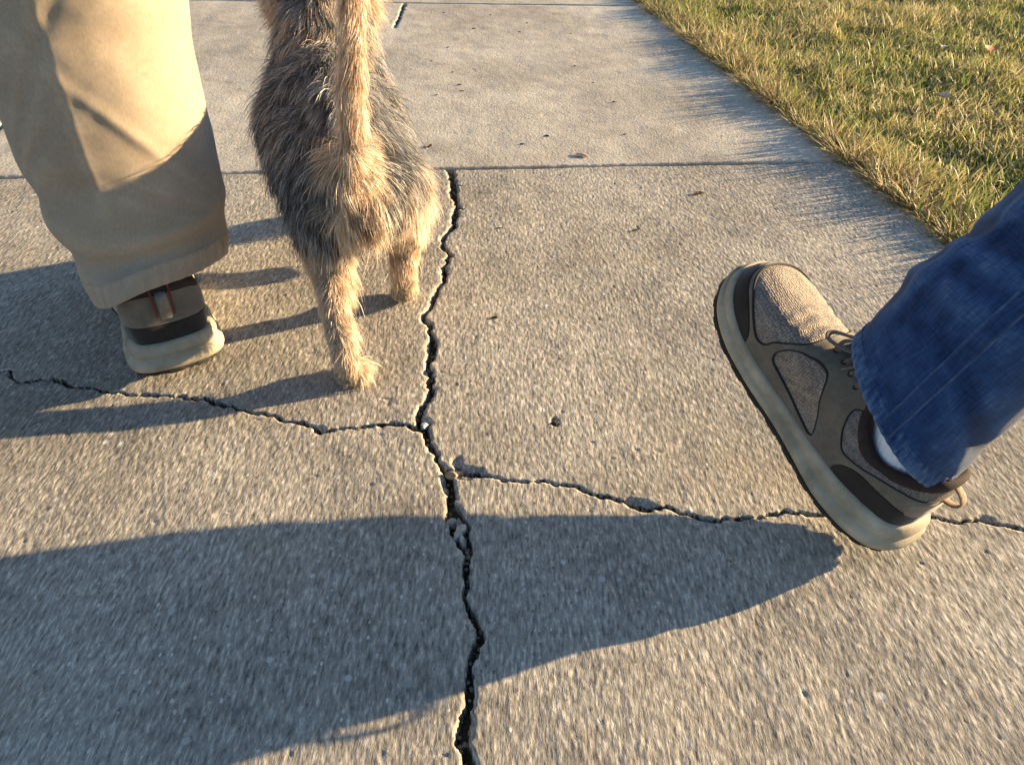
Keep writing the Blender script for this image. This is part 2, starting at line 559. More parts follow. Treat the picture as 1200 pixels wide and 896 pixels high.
def outline(tau, side, grow=0.0, wf=1.0):
    """plan outline of the sole at tau 0 heel .. 1 toe, side +1 left / -1 right"""
    x = LN * (1 - np.cos(np.pi * tau)) / 2
    y = spline(_HT, _HW, tau) * wf
    yc = spline([0, .3, .5, .7, .85, 1], [0, 0, -.002, .001, .006, .010], tau)
    # grow along the outline normal
    e = 1e-3
    t1 = np.clip(tau + e, 0, 1); t0 = np.clip(tau - e, 0, 1)
    dx = LN * (np.cos(np.pi * t0) - np.cos(np.pi * t1)) / 2
    dy = (spline(_HT, _HW, t1) - spline(_HT, _HW, t0)) * wf
    ln = np.hypot(dx, dy) + 1e-9
    nx_, ny_ = -dy / ln, dx / ln
    endt = (tau < 1e-6) | (tau > 1 - 1e-6)
    nx_ = np.where(endt, np.where(tau < .5, -1, 1), nx_); ny_ = np.where(endt, 0, ny_)
    return x + nx_ * grow, (y + ny_ * grow) * side + yc


def loop_t(n):
    """n samples around: heel -> left -> toe -> right -> heel"""
    t = np.arange(n) / n
    tau = np.where(t < .5, t * 2, 2 - t * 2)
    side = np.where(t < .5, 1.0, -1.0)
    return t, tau, side


def zb(x):   # ground side of the sole: a rocker
    return spline([0, .03, .075, .12, .18, .225, .262, .295], [.013, .005, .0, .0, .0, .004, .012, .026], x)


def zm(x):   # top line of the midsole
    return spline([-.01, 0, .05, .10, .15, .20, .25, .295], [.048, .045, .038, .031, .0265, .0270, .033, .046], x)


def shoe_upper(n_t=420, n_v=120, wf=1.0, vmax=1.0):
    t, tau, side = loop_t(n_t)
    v = np.linspace(0, vmax, n_v)
    sx, sy = outline(tau, side, -.003, wf)
    sz = zm(sx) - .004
    ox = .006 + .118 * (1 - np.cos(np.pi * tau)) / 2
    oy = spline([0, .12, .3, .5, .7, .88, 1], [0, .021, .033, .034, .028, .015, 0], tau) * side * wf
    oz = spline([-.01, .006, .03, .06, .09, .124], [.097, .096, .082, .070, .076, .104], ox)
    A_toe = spline([0, .12, .22, .35, .5, .65, .8, 1], [0, .012, .05, .15, .34, .55, .76, 1], v)
    B_toe = spline([0, .12, .22, .35, .5, .65, .8, 1], [0, .19, .31, .40, .49, .61, .77, 1], v)
    A_sd = spline([0, .15, .35, .6, .8, 1], [0, -.02, .08, .42, .73, 1], v)
    B_sd = spline([0, .15, .35, .6, .8, 1], [0, .22, .47, .75, .90, 1], v)
    A_hl = spline([0, .2, .5, .8, 1], [0, -.25, -.35, .25, 1], v)
    B_hl = spline([0, .2, .5, .8, 1], [0, .2, .5, .8, 1], v)
    wt = sstep(.66, .96, tau)[:, None]
    wh = (1 - sstep(.12, .36, tau))[:, None]
    A = A_sd * (1 - wt) * (1 - wh) + A_toe * wt + A_hl * wh
    Bz = B_sd * (1 - wt) * (1 - wh) + B_toe * wt + B_hl * wh
    X = sx[:, None] + (ox - sx)[:, None] * A
    Y = sy[:, None] + (oy - sy)[:, None] * A
    Z = sz[:, None] + (oz - sz)[:, None] * Bz
    # creases over the ball, soft lumps of a worn shoe
    amp = .0010 * np.exp(-((X - .205) / .03) ** 2) * sstep(.045, .06, Z)
    Z += amp * np.sin((X + .15 * np.abs(Y)) * 420)
    nrm = grid_normals(X, Y, Z, True)
    d = .0011 * fbm(X * 28, Y * 28, Z * 28, seed=5, o=3)
    P = np.stack([X, Y, Z], -1) + nrm * d[..., None]
    return P, nrm, t, v


def grid_normals(X, Y, Z, wrap):
    P = np.stack([X, Y, Z], -1)
    du = (np.roll(P, -1, 0) - np.roll(P, 1, 0)) if wrap else np.gradient(P, axis=0)
    dv = np.gradient(P, axis=1)
    n_ = np.cross(dv, du)
    n_ /= (np.linalg.norm(n_, axis=-1, keepdims=True) + 1e-12)
    return -n_


def poly_sd(px, pz, poly):
    """signed distance to a closed polygon, positive inside"""
    poly = np.asarray(poly, float)
    d = np.full(px.shape, 1e9); ins = np.zeros(px.shape, bool)
    for a, b_ in zip(poly, np.roll(poly, -1, 0)):
        e = b_ - a; wx, wz = px - a[0], pz - a[1]
        t = np.clip((wx * e[0] + wz * e[1]) / (e @ e), 0, 1)
        d = np.minimum(d, np.hypot(wx - t * e[0], wz - t * e[1]))
        c = ((a[1] > pz) != (b_[1] > pz)) & (px < (b_[0] - a[0]) * (pz - a[1]) / (b_[1] - a[1] + 1e-15) + a[0])
        ins ^= c
    return np.where(ins, d, -d)


def rounded(poly, it=3):
    p = np.asarray(poly, float)
    for _ in range(it):
        q = np.roll(p, -1, 0)
        p = np.stack([p * .8 + q * .2, p * .2 + q * .8], 1).reshape(-1, 2)
    return p


def clip_tris(V, T, d):
    """keep d > 0 of a triangle mesh (V: any per-vertex columns)"""
    s = d[T] > 0
    c = s.sum(1)
    keep = T[c == 3]
    VV = [V]; DD = [d]; nb = len(V); new = []; extra = []; ed = []
    cache = {}

    def cut(i, j):
        nonlocal nb
        k = (i, j) if i < j else (j, i)
        if k not in cache:
            t_ = d[i] / (d[i] - d[j])
            extra.append(V[i] + (V[j] - V[i]) * t_); ed.append(0.0)
            cache[k] = nb; nb += 1
        return cache[k]
    for tri in T[(c == 1) | (c == 2)]:
        a, b_, e = tri
        sa = [d[a] > 0, d[b_] > 0, d[e] > 0]
        if sum(sa) == 1:
            while not sa[0]: a, b_, e = b_, e, a; sa = sa[1:] + sa[:1]
            new.append((a, cut(a, b_), cut(a, e)))
        else:
            while sa[0]: a, b_, e = b_, e, a; sa = sa[1:] + sa[:1]
            p, q = cut(a, b_), cut(a, e)
            new.append((p, b_, e)); new.append((p, e, q))
    if extra:
        VV.append(np.array(extra)); DD.append(np.array(ed))
    Vn = np.vstack(VV); dn = np.concatenate(DD)
    Tn = np.vstack([keep, np.array(new, int).reshape(-1, 3)])
    used = np.unique(Tn)
    mp = np.full(len(Vn), -1); mp[used] = np.arange(len(used))
    return Vn[used], mp[Tn], dn[used]


def patch(name, P, N, T, d, th, edge, m, parent, base=.00015, uv=None):
    """an overlay stitched onto a surface: thickness th with a rounded cut edge"""
    V6 = np.hstack([P, N])
    Vn, Tn, dn = clip_tris(V6, T, d)
    q = np.clip(dn / edge, 0, 1)
    off = base + th * np.sqrt(1 - (1 - q) ** 2)
    V = Vn[:, :3] + Vn[:, 3:] * off[:, None]
    return make_mesh(name, V, Tn, m, parent, attrs={'edge': dn})


def tube_mesh(path, rad, nseg=8, flat=1.0, up=None, closed_ends=True):
    """V, F of a tube along a path; flat squashes it along the frame's second axis"""
    P = np.asarray(path, float); n = len(P)
    rad = np.broadcast_to(np.asarray(rad, float), (n,))
    T = np.gradient(P, axis=0); T /= np.linalg.norm(T, axis=1, keepdims=True) + 1e-12
    u = np.array(up if up is not None else (0, 0, 1), float)
    if abs(u @ T[0]) > .95: u = np.array([1., 0, 0])
    U = []
    for k in range(n):
        u = u - T[k] * (u @ T[k]); u /= np.linalg.norm(u) + 1e-12
        if up is not None and k < n - 1:
            U.append(u.copy()); u = .5 * u + .5 * np.array(up, float); continue
        U.append(u.copy())
    U = np.array(U); W = np.cross(T, U)
    a = np.arange(nseg) * 2 * np.pi / nseg
    V = P[:, None] + rad[:, None, None] * (np.cos(a)[None, :, None] * W[:, None] + np.sin(a)[None, :, None] * U[:, None] * flat)
    V = V.reshape(-1, 3)
    F = []
    I = np.arange(n - 1)[:, None]; J = np.arange(nseg)[None]
    J2 = (J + 1) % nseg
    F = np.stack([I * nseg + J, I * nseg + J2, (I + 1) * nseg + J2, (I + 1) * nseg + J], -1).reshape(-1, 4)
    F3 = []
    if closed_ends:
        c0, c1 = len(V), len(V) + 1
        V = np.vstack([V, P[0], P[-1]])
        for j in range(nseg):
            F3.append((c0, (j + 1) % nseg, j)); F3.append((c1, (n - 1) * nseg + j, (n - 1) * nseg + (j + 1) % nseg))
    return V, F, np.array(F3, int).reshape(-1, 3)


def join_tubes(parts):
    Vs, Q, T3, b0 = [], [], [], 0
    for V, F, F3 in parts:
        Vs.append(V); Q.append(F + b0)
        if len(F3): T3.append(F3 + b0)
        b0 += len(V)
    return np.vstack(Vs), [np.vstack(Q)] + ([np.vstack(T3)] if T3 else [])


def suede_mat(name, col, stitch=None, nub=.25):
    m, n, l, b = mat(name)
    v = mapped(n, l)
    t = tex(n, l, 'Noise', v, 45, Detail=6, Roughness=.7)
    t2 = tex(n, l, 'Noise', v, 900, Detail=3, Roughness=.7)
    lo = tuple(c * .72 for c in col); hi = tuple(min(1, c * 1.28) for c in col)
    c = ramp_out(n, l, t.outputs[0], [(.3, lo), (.7, hi)])
    c = mixc(n, l, c, ramp_out(n, l, t2.outputs[0], [(.3, .72), (.7, 1.25)]), nub * 2, 'MULTIPLY')
    if stitch:
        at = nd(n, 'Attribute', attribute_name='edge')
        r = ramp(n, [(.0, 0.0), (.0021, 0.0), (.0024, 1.0), (.0030, 1.0), (.0033, 0.0)])
        l.new(at.outputs['Fac'], r.inputs[0])
        dots = tex(n, l, 'Voronoi', v, 420)
        dm = ramp(n, [(.3, 1.0), (.5, .2)]); l.new(dots.outputs['Distance'], dm.inputs[0])
        mm = nd(n, 'Math', operation='MULTIPLY'); l.new(r.outputs[0], mm.inputs[0]); l.new(dm.outputs[0], mm.inputs[1])
        c = mixc(n, l, c, stitch, mm.outputs[0])
    l.new(c, b.inputs['Base Color'])
    b.inputs['Roughness'].default_value = .95
    b.inputs['Specular IOR Level'].default_value = .12
    b.inputs['Sheen Weight'].default_value = .25
    b.inputs['Sheen Roughness'].default_value = .5
    bump(n, l, b, t2.outputs[0], .35, .0006)
    return m


def mesh_fabric_mat(name, hi, lo, period):
    m, n, l, b = mat(name)
    tc = nd(n, 'TexCoord')
    sp = nd(n, 'SeparateXYZ'); l.new(tc.outputs['Object'], sp.inputs[0])

    def sn(expr_a, ka, expr_b=None, kb=0, ph=0):
        a = nd(n, 'Math', operation='MULTIPLY'); l.new(expr_a, a.inputs[0]); a.inputs[1].default_value = ka
        out = a.outputs[0]
        if expr_b is not None:
            c_ = nd(n, 'Math', operation='MULTIPLY_ADD'); l.new(expr_b, c_.inputs[0]); c_.inputs[1].default_value = kb; l.new(out, c_.inputs[2]); out = c_.outputs[0]
        s_ = nd(n, 'Math', operation='SINE'); l.new(out, s_.inputs[0])
        return s_.outputs[0]
    vo = tex(n, l, 'Voronoi', tc.outputs['Object'], 1 / period, Randomness=.42)
    hh = nd(n, 'Math', operation='MULTIPLY_ADD'); l.new(vo.outputs['Distance'], hh.inputs[0]); hh.inputs[1].default_value = -1.5; hh.inputs[2].default_value = 1.05
    r = ramp(n, [(.15, lo), (.6, hi)]); l.new(hh.outputs[0], r.inputs[0])
    nz = tex(n, l, 'Noise', tc.outputs['Object'], 60, Detail=4)
    cc = mixc(n, l, r.outputs[0], ramp_out(n, l, nz.outputs[0], [(.3, .8), (.7, 1.15)]), 1.0, 'MULTIPLY')
    l.new(cc, b.inputs['Base Color'])
    b.inputs['Roughness'].default_value = .8
    bump(n, l, b, hh.outputs[0], .8, .0008)
    return m


M['suede'] = suede_mat('taupe_suede', (.142, .117, .094), stitch=(.30, .25, .19))
M['suede_dark'] = suede_mat('dark_brown_leather', (.026, .020, .018), nub=.15)
M['suede_band'] = suede_mat('light_suede', (.19, .15, .115), stitch=(.33, .27, .21))
M['shoe_mesh'] = mesh_fabric_mat('mesh_fabric', (.30, .245, .20), (.15, .12, .105), .0025)
M['collar_mesh'] = mesh_fabric_mat('collar_mesh_fabric', (.21, .175, .16), (.11, .095, .088), .0022)
M['lining'] = simple_mat('dark_lining', (.035, .022, .020), .95, .3, 200, 900, .5, .0006)
M['midsole'] = simple_mat('cream_midsole_foam', (.33, .285, .215), .72, .34, 34, 500, .3, .0005, .25)
M['outsole'] = simple_mat('black_rubber_outsole', (.022, .02, .019), .75, .3, 150, 500, .4, .0006)
M['lace'] = simple_mat('brown_lace', (.17, .13, .10), .85, .3, 500, 1500, .6, .0006)
M['red_trim'] = simple_mat('dark_red_trim', (.13, .028, .02), .8, .2, 200)
M['tab_orange'] = simple_mat('tan_loop_webbing', (.30, .19, .12), .85, .25, 300, 1200, .5, .0005)


def make_shoe(name, parent, label, wf=1.0, red=False):
    root = empty(name)
    root.parent = parent
    if label: root['label'] = label
    NT, NV = 460, 130
    P, N, t, v = shoe_upper(NT, NV, wf)
    Vp = P.reshape(-1, 3); Np = N.reshape(-1, 3)
    Q = grid_faces(NT, NV, True)
    # outward check
    c = Vp.mean(0)
    if ((Vp - c) * Np).sum(1).mean() < 0: Np = -Np
    T = np.vstack([Q[:, [0, 1, 2]], Q[:, [0, 2, 3]]])
    x, y, z = Vp.T
    make_mesh('mesh_fabric_upper', Vp, Q, M['shoe_mesh'], root)
    medial = y > .0
    # panel outlines drawn on the side of the shoe (x from heel, z up)
    cap = poly_sd(x, z, rounded([(.217, .0), (.222, .034), (.238, .0455), (.262, .0535), (.285, .057), (.33, .058), (.33, .0)]))
    heel = poly_sd(x, z, rounded([(-.03, .02), (-.03, .061), (.0, .061), (.03, .060), (.055, .057), (.066, .053), (.076, .045), (.080, .036), (.075, .01), (.02, .0)]))
    if red:
        heel = poly_sd(x, z, rounded([(-.03, .02), (-.03, .061), (.0, .062), (.018, .060), (.032, .054), (.040, .044), (.044, .02), (.02, .0)]))
    # whole vamp mesh over the toes down to window on each side
    ridge = np.abs(y)
    vamp = poly_sd(x, z, rounded([(.250, .0540), (.234, .0480), (.219, .0415), (.210, .045), (.208, .056), (.200, .0655), (.188, .080), (.19, .12), (.31, .12), (.31, .061), (.285, .0605), (.262, .0575)]))
    win = poly_sd(x, z, rounded([(.198, .052), (.192, .067), (.170, .078), (.152, .079), (.132, .056), (.113, .036), (.116, .032), (.140, .034), (.176, .040), (.194, .043)]))
    colm = poly_sd(x, z, rounded([(.114, .080), (.104, .086), (.07, .090), (-.02, .12), (-.03, .085), (.02, .076), (.045, .068), (.066, .058), (.085, .052), (.098, .060)]))
    if red: colm = -np.ones_like(x)
    sued = np.minimum.reduce([-cap, -heel, -vamp, -win, -colm])
    patch('suede_overlay', Vp, Np, T, sued, .0014, .0012, M['suede'], root)
    patch('toe_cap', Vp, Np, T, cap, .0013, .0012, M['suede_dark'], root)
    patch('heel_patch', Vp, Np, T, heel, .0013, .0012, M['suede_dark'], root)
    if not red: patch('collar_panel', Vp, Np, T, colm + .0004, .0006, .001, M['collar_mesh'], root)
    pip = np.maximum.reduce([.0011 - np.abs(win + .0006), .0011 - np.abs(vamp + .0006), .0009 - np.abs(colm + .0005)])
    pip = np.minimum(pip, sstep(.02, .04, z) * .01)
    patch('piping', Vp, Np, T, pip, .0021, .0010, M['suede_dark'], root)
    # heel tab band over the patch
    band = poly_sd(x, z, rounded([(-.03, .059), (-.03, .080), (.006, .078), (.013, .070), (.011, .0585), (.0, .058)]))
    if red: band = -np.ones_like(x)
    if not red: patch('heel_band', Vp, Np, T, band, .0024, .0016, M['suede_band'], root)

    # midsole
    nt_ = 400
    t_, tau, side = loop_t(nt_)
    prof = [(-.012, .0), (-.003, .0), (.0022, .10), (.0040, .24), (.0034, .40), (.0018, .50), (.0006, .545), (.0017, .59), (.0022, .74), (.0014, .90), (-.0006, .985), (-.005, 1.0), (-.012, .98)]
    rows = []
    for g, h in prof:
        ox_, oy_ = outline(tau, side, g, wf)
        bx = np.clip(ox_, 0, LN)
        lo = zb(bx) + .0035; hi = zm(ox_)
        zz = lo + (hi - lo) * h
        hf = 1 - sstep(.05, .11, ox_)
        gx_ = .0022 * hf * (1 if .05 < h < .5 else 0) + .0055 * (1 - sstep(.0, .06, ox_)) * (1 if h < .9 else .4)
        ox2, oy2 = outline(tau, side, g + gx_, wf)
        # sculpted wave groove along the side
        rows.append(np.stack([ox2, oy2, zz + .0012 * np.sin(ox_ * 60) * (h > .45) * (h < .7)], -1))
    Gm = np.stack(rows, 1)
    V = Gm.reshape(-1, 3)
    make_mesh('midsole', V, grid_faces(nt_, len(prof), True)[:, ::-1], M['midsole'], root)
    # outsole: a thin rubber sheet with lugs standing out round the edge
    parts = []
    nt2 = 480
    t_, tau, side = loop_t(nt2)
    pr = [(-.018, 1.0), (.0005, 1.0), (.0022, .75), (.0024, .1), (.0008, -.05), (-.010, -.05)]
    rows = []
    lug = sstep(-.35, .05, np.sin(t_ * 2 * np.pi * 30))
    for g, h in pr:
        gg = g + (.0004 * lug if 0 < h < 1 or h < 0 else 0) - (.0005 * (1 - lug) if h < .5 else 0)
        ox_, oy_ = outline(tau, side, gg, wf)
        ox_, oy_ = outline(tau, side, gg + .005 * (1 - sstep(.0, .06, ox_)), wf)
        bx = np.clip(ox_, 0, LN)
        toe = sstep(.255, .295, ox_)
        rows.append(np.stack([ox_, oy_, zb(bx) + .0005 * (1 - lug) * (h < .5) + .0050 * h + toe * h * .008 * (h > .5)], -1))
    Gm = np.stack(rows, 1); Vo = Gm.reshape(-1, 3)
    nv2 = len(pr)
    fill = []
    half = nt2 // 2
    # bottom cap as strips between left and right
    botL = [k * nv2 + nv2 - 1 for k in range(0, half + 1)]
    botR = [((nt2 - k) % nt2) * nv2 + nv2 - 1 for k in range(0, half + 1)]
    for k in range(half):
        fill.append((botL[k], botL[k + 1], botR[k + 1], botR[k]))
    Fo = np.vstack([grid_faces(nt2, nv2, True)[:, ::-1], np.array(fill)])
    make_mesh('outsole', Vo, Fo, M['outsole'], root)

    # padded collar roll
    t_, tau, side = loop_t(160)
    ox = .006 + .118 * (1 - np.cos(np.pi * tau)) / 2
    oy = spline([0, .12, .3, .5, .7, .88, 1], [0, .021, .033, .034, .028, .015, 0], tau) * side * wf
    oz = spline([-.01, .006, .03, .06, .09, .124], [.097, .096, .082, .070, .076, .104], ox)
    cx, cy = .06, 0
    prof = [(.0018, -.0075), (.0034, -.0030), (.0030, .0020), (.0000, .0048), (-.0035, .0048), (-.0062, .0018), (-.0068, -.004), (-.0060, -.016), (-.005, -.032), (-.004, -.05)]
    rows = []
    nxv = np.stack([ox - cx, (oy - cy) * 1.8], -1); nxv /= np.linalg.norm(nxv, axis=1, keepdims=True)
    for g, h in prof:
        rows.append(np.stack([ox + nxv[:, 0] * g, oy + nxv[:, 1] * g, oz + h], -1))
    Gm = np.stack(rows, 1)
    make_mesh('collar_lining', Gm.reshape(-1, 3), grid_faces(160, len(prof), True)[:, ::-1], M['lining'], root)

    # tongue: a padded strip rising out of the throat
    uu = np.linspace(0, 1, 40); ww = np.linspace(-1, 1, 25)
    U_, W_ = np.meshgrid(uu, ww, indexing='ij')
    tx = spline([0, .35, .7, 1], [.178, .140, .112, .098], U_)
    tz = spline([0, .35, .7, 1], [.0785, .0985, .120, .146], U_)
    hw = spline([0, .5, 1], [.012, .019, .024], U_) * wf
    Zt = tz + .0030 * np.sqrt(np.clip(1 - W_ ** 2, 0, 1)) - .010 * np.abs(W_) ** 2.2 + .0006 * fbm(tx * 60, W_ * 3, seed=3)
    top = np.stack([tx, W_ * hw, Zt], -1)
    bot = top.copy(); bot[..., 2] -= .006; bot[..., 0] -= .003
    Vt = np.vstack([top.reshape(-1, 3), bot.reshape(-1, 3)])
    f1 = grid_faces(40, 25); f2 = grid_faces(40, 25)[:, ::-1] + 1000
    rim = np.concatenate([np.arange(25), np.arange(1, 40) * 25 + 24, 39 * 25 + np.arange(23, -1, -1), np.arange(38, 0, -1) * 25])
    r2 = np.roll(rim, -1)
    f3 = np.stack([rim, rim + 1000, r2 + 1000, r2], -1)
    make_mesh('tongue', Vt, np.vstack([f1, f2, f3]), M['suede_band'], root)

    # eyestay surface lookup for the laces
    def surf(xq, yq):
        sel = (z > .06)
        d_ = (x[sel] - xq) ** 2 + (y[sel] - yq) ** 2
        k = np.argmin(d_)
        return Vp[sel][k], Np[sel][k]
    parts = []
    ex = [.172, .157, .143, .130]
    for k, xq in enumerate(ex):
        hwk = .0155 + .0022 * k
        a, na = surf(xq, hwk * wf); b_, nb_ = surf(xq - .004, -hwk * wf)
        a = a + na * .003; b_ = b_ + nb_ * .003
        mid = (a + b_) / 2 + np.array([0, 0, .0055])
        pts = np.array([a - na * .003 + (0, .004, -.001), a, a * .6 + mid * .4 + (0, 0, .0022), mid, b_ * .6 + mid * .4 + (0, 0, .0022), b_, b_ - nb_ * .003])
        s_ = np.linspace(0, 1, len(pts)); q_ = np.linspace(0, 1, 26)
        pth = np.stack([spline(s_, pts[:, i], q_) for i in range(3)], -1)
        parts.append(tube_mesh(pth, .0031, 8, .38, up=(0, 0, 1)))
    # ankle-side bow: two loops and two free ends, tied on top of the instep
    kn = np.array([.132, 0, .102])

    def loose(pts, r=.0028):
        pts = np.array(pts); s_ = np.linspace(0, 1, len(pts)); q_ = np.linspace(0, 1, 40)
        parts.append(tube_mesh(np.stack([spline(s_, pts[:, i], q_) for i in range(3)], -1), r, 8, .42, up=(0, 0, 1)))
    loose([kn + (-.012, -.006, .012), kn + (.018, .008, .004), kn + (.038, .020, -.006), kn + (.056, .022, -.0135), kn + (.060, .012, -.012), kn + (.042, .006, .000), kn + (.015, .0, .008), kn + (-.010, .004, .012)])
    loose([kn + (-.012, .006, .012), kn + (.012, -.006, .006), kn + (.032, -.014, .000), kn + (.046, -.018, -.006), kn + (.044, -.026, -.012), kn + (.025, -.018, -.006), kn + (.0, -.006, .003)])
    loose([kn, kn + (.012, .016, .002), kn + (.022, .027, -.016), kn + (.030, .033, -.030), kn + (.028, .0365, -.042)], .0019)
    loose([kn, kn + (.015, -.004, .010), kn + (.034, -.006, .007), kn + (.050, -.008, .001)], .0019)
    th = np.linspace(0, 2 * np.pi, 24)
    parts.append(tube_mesh(np.stack([kn[0] + .004 * np.cos(th), kn[1] + .006 * np.sin(th), kn[2] + .003 * np.cos(th) + .002], -1), .0035, 8))
    V, F = join_tubes(parts)
    make_mesh('laces', V, F, M['lace'], root)
    # eyelets: small dark rings on the eyestay
    for k, xq in enumerate(ex):
        for sg in (1, -1):
            a, na = surf(xq + .001, sg * (.0185 + .0022 * k) * wf)
            na = na / np.linalg.norm(na); e1 = np.cross(na, (1, 0, 0)); e1 /= np.linalg.norm(e1); e2 = np.cross(na, e1)
            c_ = a + na * .0018
            ring = np.array([c_ + .0020 * (math.cos(q) * e1 + math.sin(q) * e2) for q in np.linspace(0, 2 * np.pi, 13)])
            V, F, F3 = tube_mesh(ring, .0009, 6)
            make_mesh('eyelet', V, [F, F3], M['lining'], root)

    # pull loop at the heel
    th = np.linspace(-1.25, 1.25, 30)
    lp = np.stack([.006 - .0175 * np.cos(th * 1.15), 0 * th, .085 + .0080 * np.sin(th * 1.15)], -1)
    if red: lp = np.array([(.0005, 0, .094), (-.0055, 0, .092), (-.0068, 0, .086), (-.0062, 0, .076), (-.004, 0, .070)])
    V, F, F3 = tube_mesh(lp, .0052, 12, .22, up=(-1, 0, 0))
    # widen sideways: frame's W is +-y
    make_mesh('pull_loop', V, [F, F3], M['tab_orange'] if not red else M['suede_band'], root)
    if red:
        for sg in (1, -1):
            pts = [(.002, sg * .0085, .100), (-.0040, sg * .0084, .092), (-.0052, sg * .0082, .083), (-.0050, sg * .0080, .073)]
            pts = np.array(pts); s_ = np.linspace(0, 1, 4); q_ = np.linspace(0, 1, 20)
            V, F, F3 = tube_mesh(np.stack([spline(s_, pts[:, i], q_) for i in range(3)], -1), .0010, 8)
            make_mesh('red_stripe', V, [F, F3], M['red_trim'], root)
    return root


def copy_tree(o, parent=None):
    c = o.copy(); COL.objects.link(c)
    if parent is not None: c.parent = parent
    for ch in [q for q in bpy.data.objects if q.parent == o]:
        copy_tree(ch, c)
    return c


def rodrigues(r):
    a = np.linalg.norm(r); k = np.array(r) / a
    K = np.array([[0, -k[2], k[1]], [k[2], 0, -k[0]], [-k[1], k[0], 0]])
    return np.eye(3) + math.sin(a) * K + (1 - math.cos(a)) * K @ K


SHOE_R = rodrigues([0.604809944135172, -0.13033127023919086, 2.0432149155003567])
SHOE_T = np.array([0.3390602881488901, 0.4679904667868734, -0.004804355601354207])
SHOE_W = (1.0148188399917435, 0.9500862657937799, 1.069866047478582, 1.467562319316918, 0.03632234425044021)


def warp(P, w):
    """size, flex over the ball of the foot and inward curve of a worn shoe"""
    P = np.asarray(P, float)
    x, y, z = P[..., 0] * w[0], P[..., 1] * w[1], P[..., 2] * w[2]
    k, x0 = w[3], .12
    if abs(k) > 1e-6:
        a = k * (x - x0); r = 1 / k - z
        x, z = x0 + r * np.sin(a), 1 / k - r * np.cos(a)
    return np.stack([x, y + w[4] * (x - x0) ** 2, z], -1)


def warp_children(root, w):
    for o in [q for q in bpy.data.objects if q.parent == root]:
        n = len(o.data.vertices)
        co = np.empty(n * 3, np.float32); o.data.vertices.foreach_get('co', co)
        o.data.vertices.foreach_set('co', warp(co.reshape(-1, 3), w).astype(np.float32).ravel())
        o.data.update()


def pose(o, R, T, s=1.0):
    o.matrix_world = Matrix([[*(R[0] * s), T[0]], [*(R[1] * s), T[1]], [*(R[2] * s), T[2]], [0, 0, 0, 1]])


def on_shoe(p):
    """shoe coordinates -> world, for what joins the shoe"""
    return warp(p, SHOE_W) @ SHOE_R.T + SHOE_T


jeans_person = empty('person', (0, 0, 0))
tag(jeans_person, 'person in blue denim jeans striding on the right, toe of the taupe walking shoe lifted', 'person')
shoe = make_shoe('walking_shoe', jeans_person, None)
warp_children(shoe, SHOE_W)
pose(shoe, SHOE_R, SHOE_T)
# ------------------------------------------------------------------ clothing on legs
def frames(P, front):
    P = np.asarray(P, float)
    T = np.gradient(P, axis=0); T /= np.linalg.norm(T, axis=1, keepdims=True)
    Fv = np.asarray(front, float)
    if Fv.ndim == 1: Fv = np.repeat(Fv[None], len(P), 0)
    Fv = Fv - T * (Fv * T).sum(1, keepdims=True)
    Fv /= np.linalg.norm(Fv, axis=1, keepdims=True)
    return T, Fv, np.cross(T, Fv)          # tangent, front, left


def leg_sleeve(keys, front, ds=.0025, nth=220, disp=None, tilt=None):
    """keys: rows (x,y,z, radius front, radius back, radius side) from the hem up. Returns the outer grid P[th, s], normals, th, s"""
    K = np.array(keys, float)
    seg = np.concatenate([[0], np.cumsum(np.linalg.norm(np.diff(K[:, :3], axis=0), axis=1))])
    s = np.concatenate([np.arange(0, min(.42, seg[-1]), ds), np.arange(min(.42, seg[-1]), seg[-1], .012)])
    C = np.stack([spline(seg, K[:, i], s) for i in range(K.shape[1])], -1)
    T, Fv, L = frames(C[:, :3], front)
    th = np.arange(nth) * 2 * np.pi / nth
    c, sn = np.cos(th)[:, None], np.sin(th)[:, None]
    rf = np.where(c > 0, C[:, 3][None], C[:, 4][None])
    rl = np.where(sn > 0, C[:, 5][None], C[:, 6][None] if K.shape[1] > 6 else C[:, 5][None])
    ex = 1.0
    P = C[None, :, :3] + Fv[None] * (rf * c)[..., None] + L[None] * (rl * sn)[..., None]
    if tilt is not None:
        P = P + tilt(th[:, None], s[None])[..., None] * T[None]
    N = grid_normals(P[..., 0], P[..., 1], P[..., 2], True)
    mid = P - C[None, :, :3]
    if (N * mid).sum() < 0: N = -N
    fade = np.zeros(P.shape[:2])
    if disp is not None:
        d = disp(th[:, None] + 0 * s[None], s[None] + 0 * th[:, None], P)
        P = P + N * d[..., None]
        N2 = grid_normals(P[..., 0], P[..., 1], P[..., 2], True)
        if (N2 * mid).sum() < 0: N2 = -N2
        N = N2
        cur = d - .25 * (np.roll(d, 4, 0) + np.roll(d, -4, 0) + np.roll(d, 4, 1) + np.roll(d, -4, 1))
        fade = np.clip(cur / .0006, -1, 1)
    return P, N, th, s, fade, C


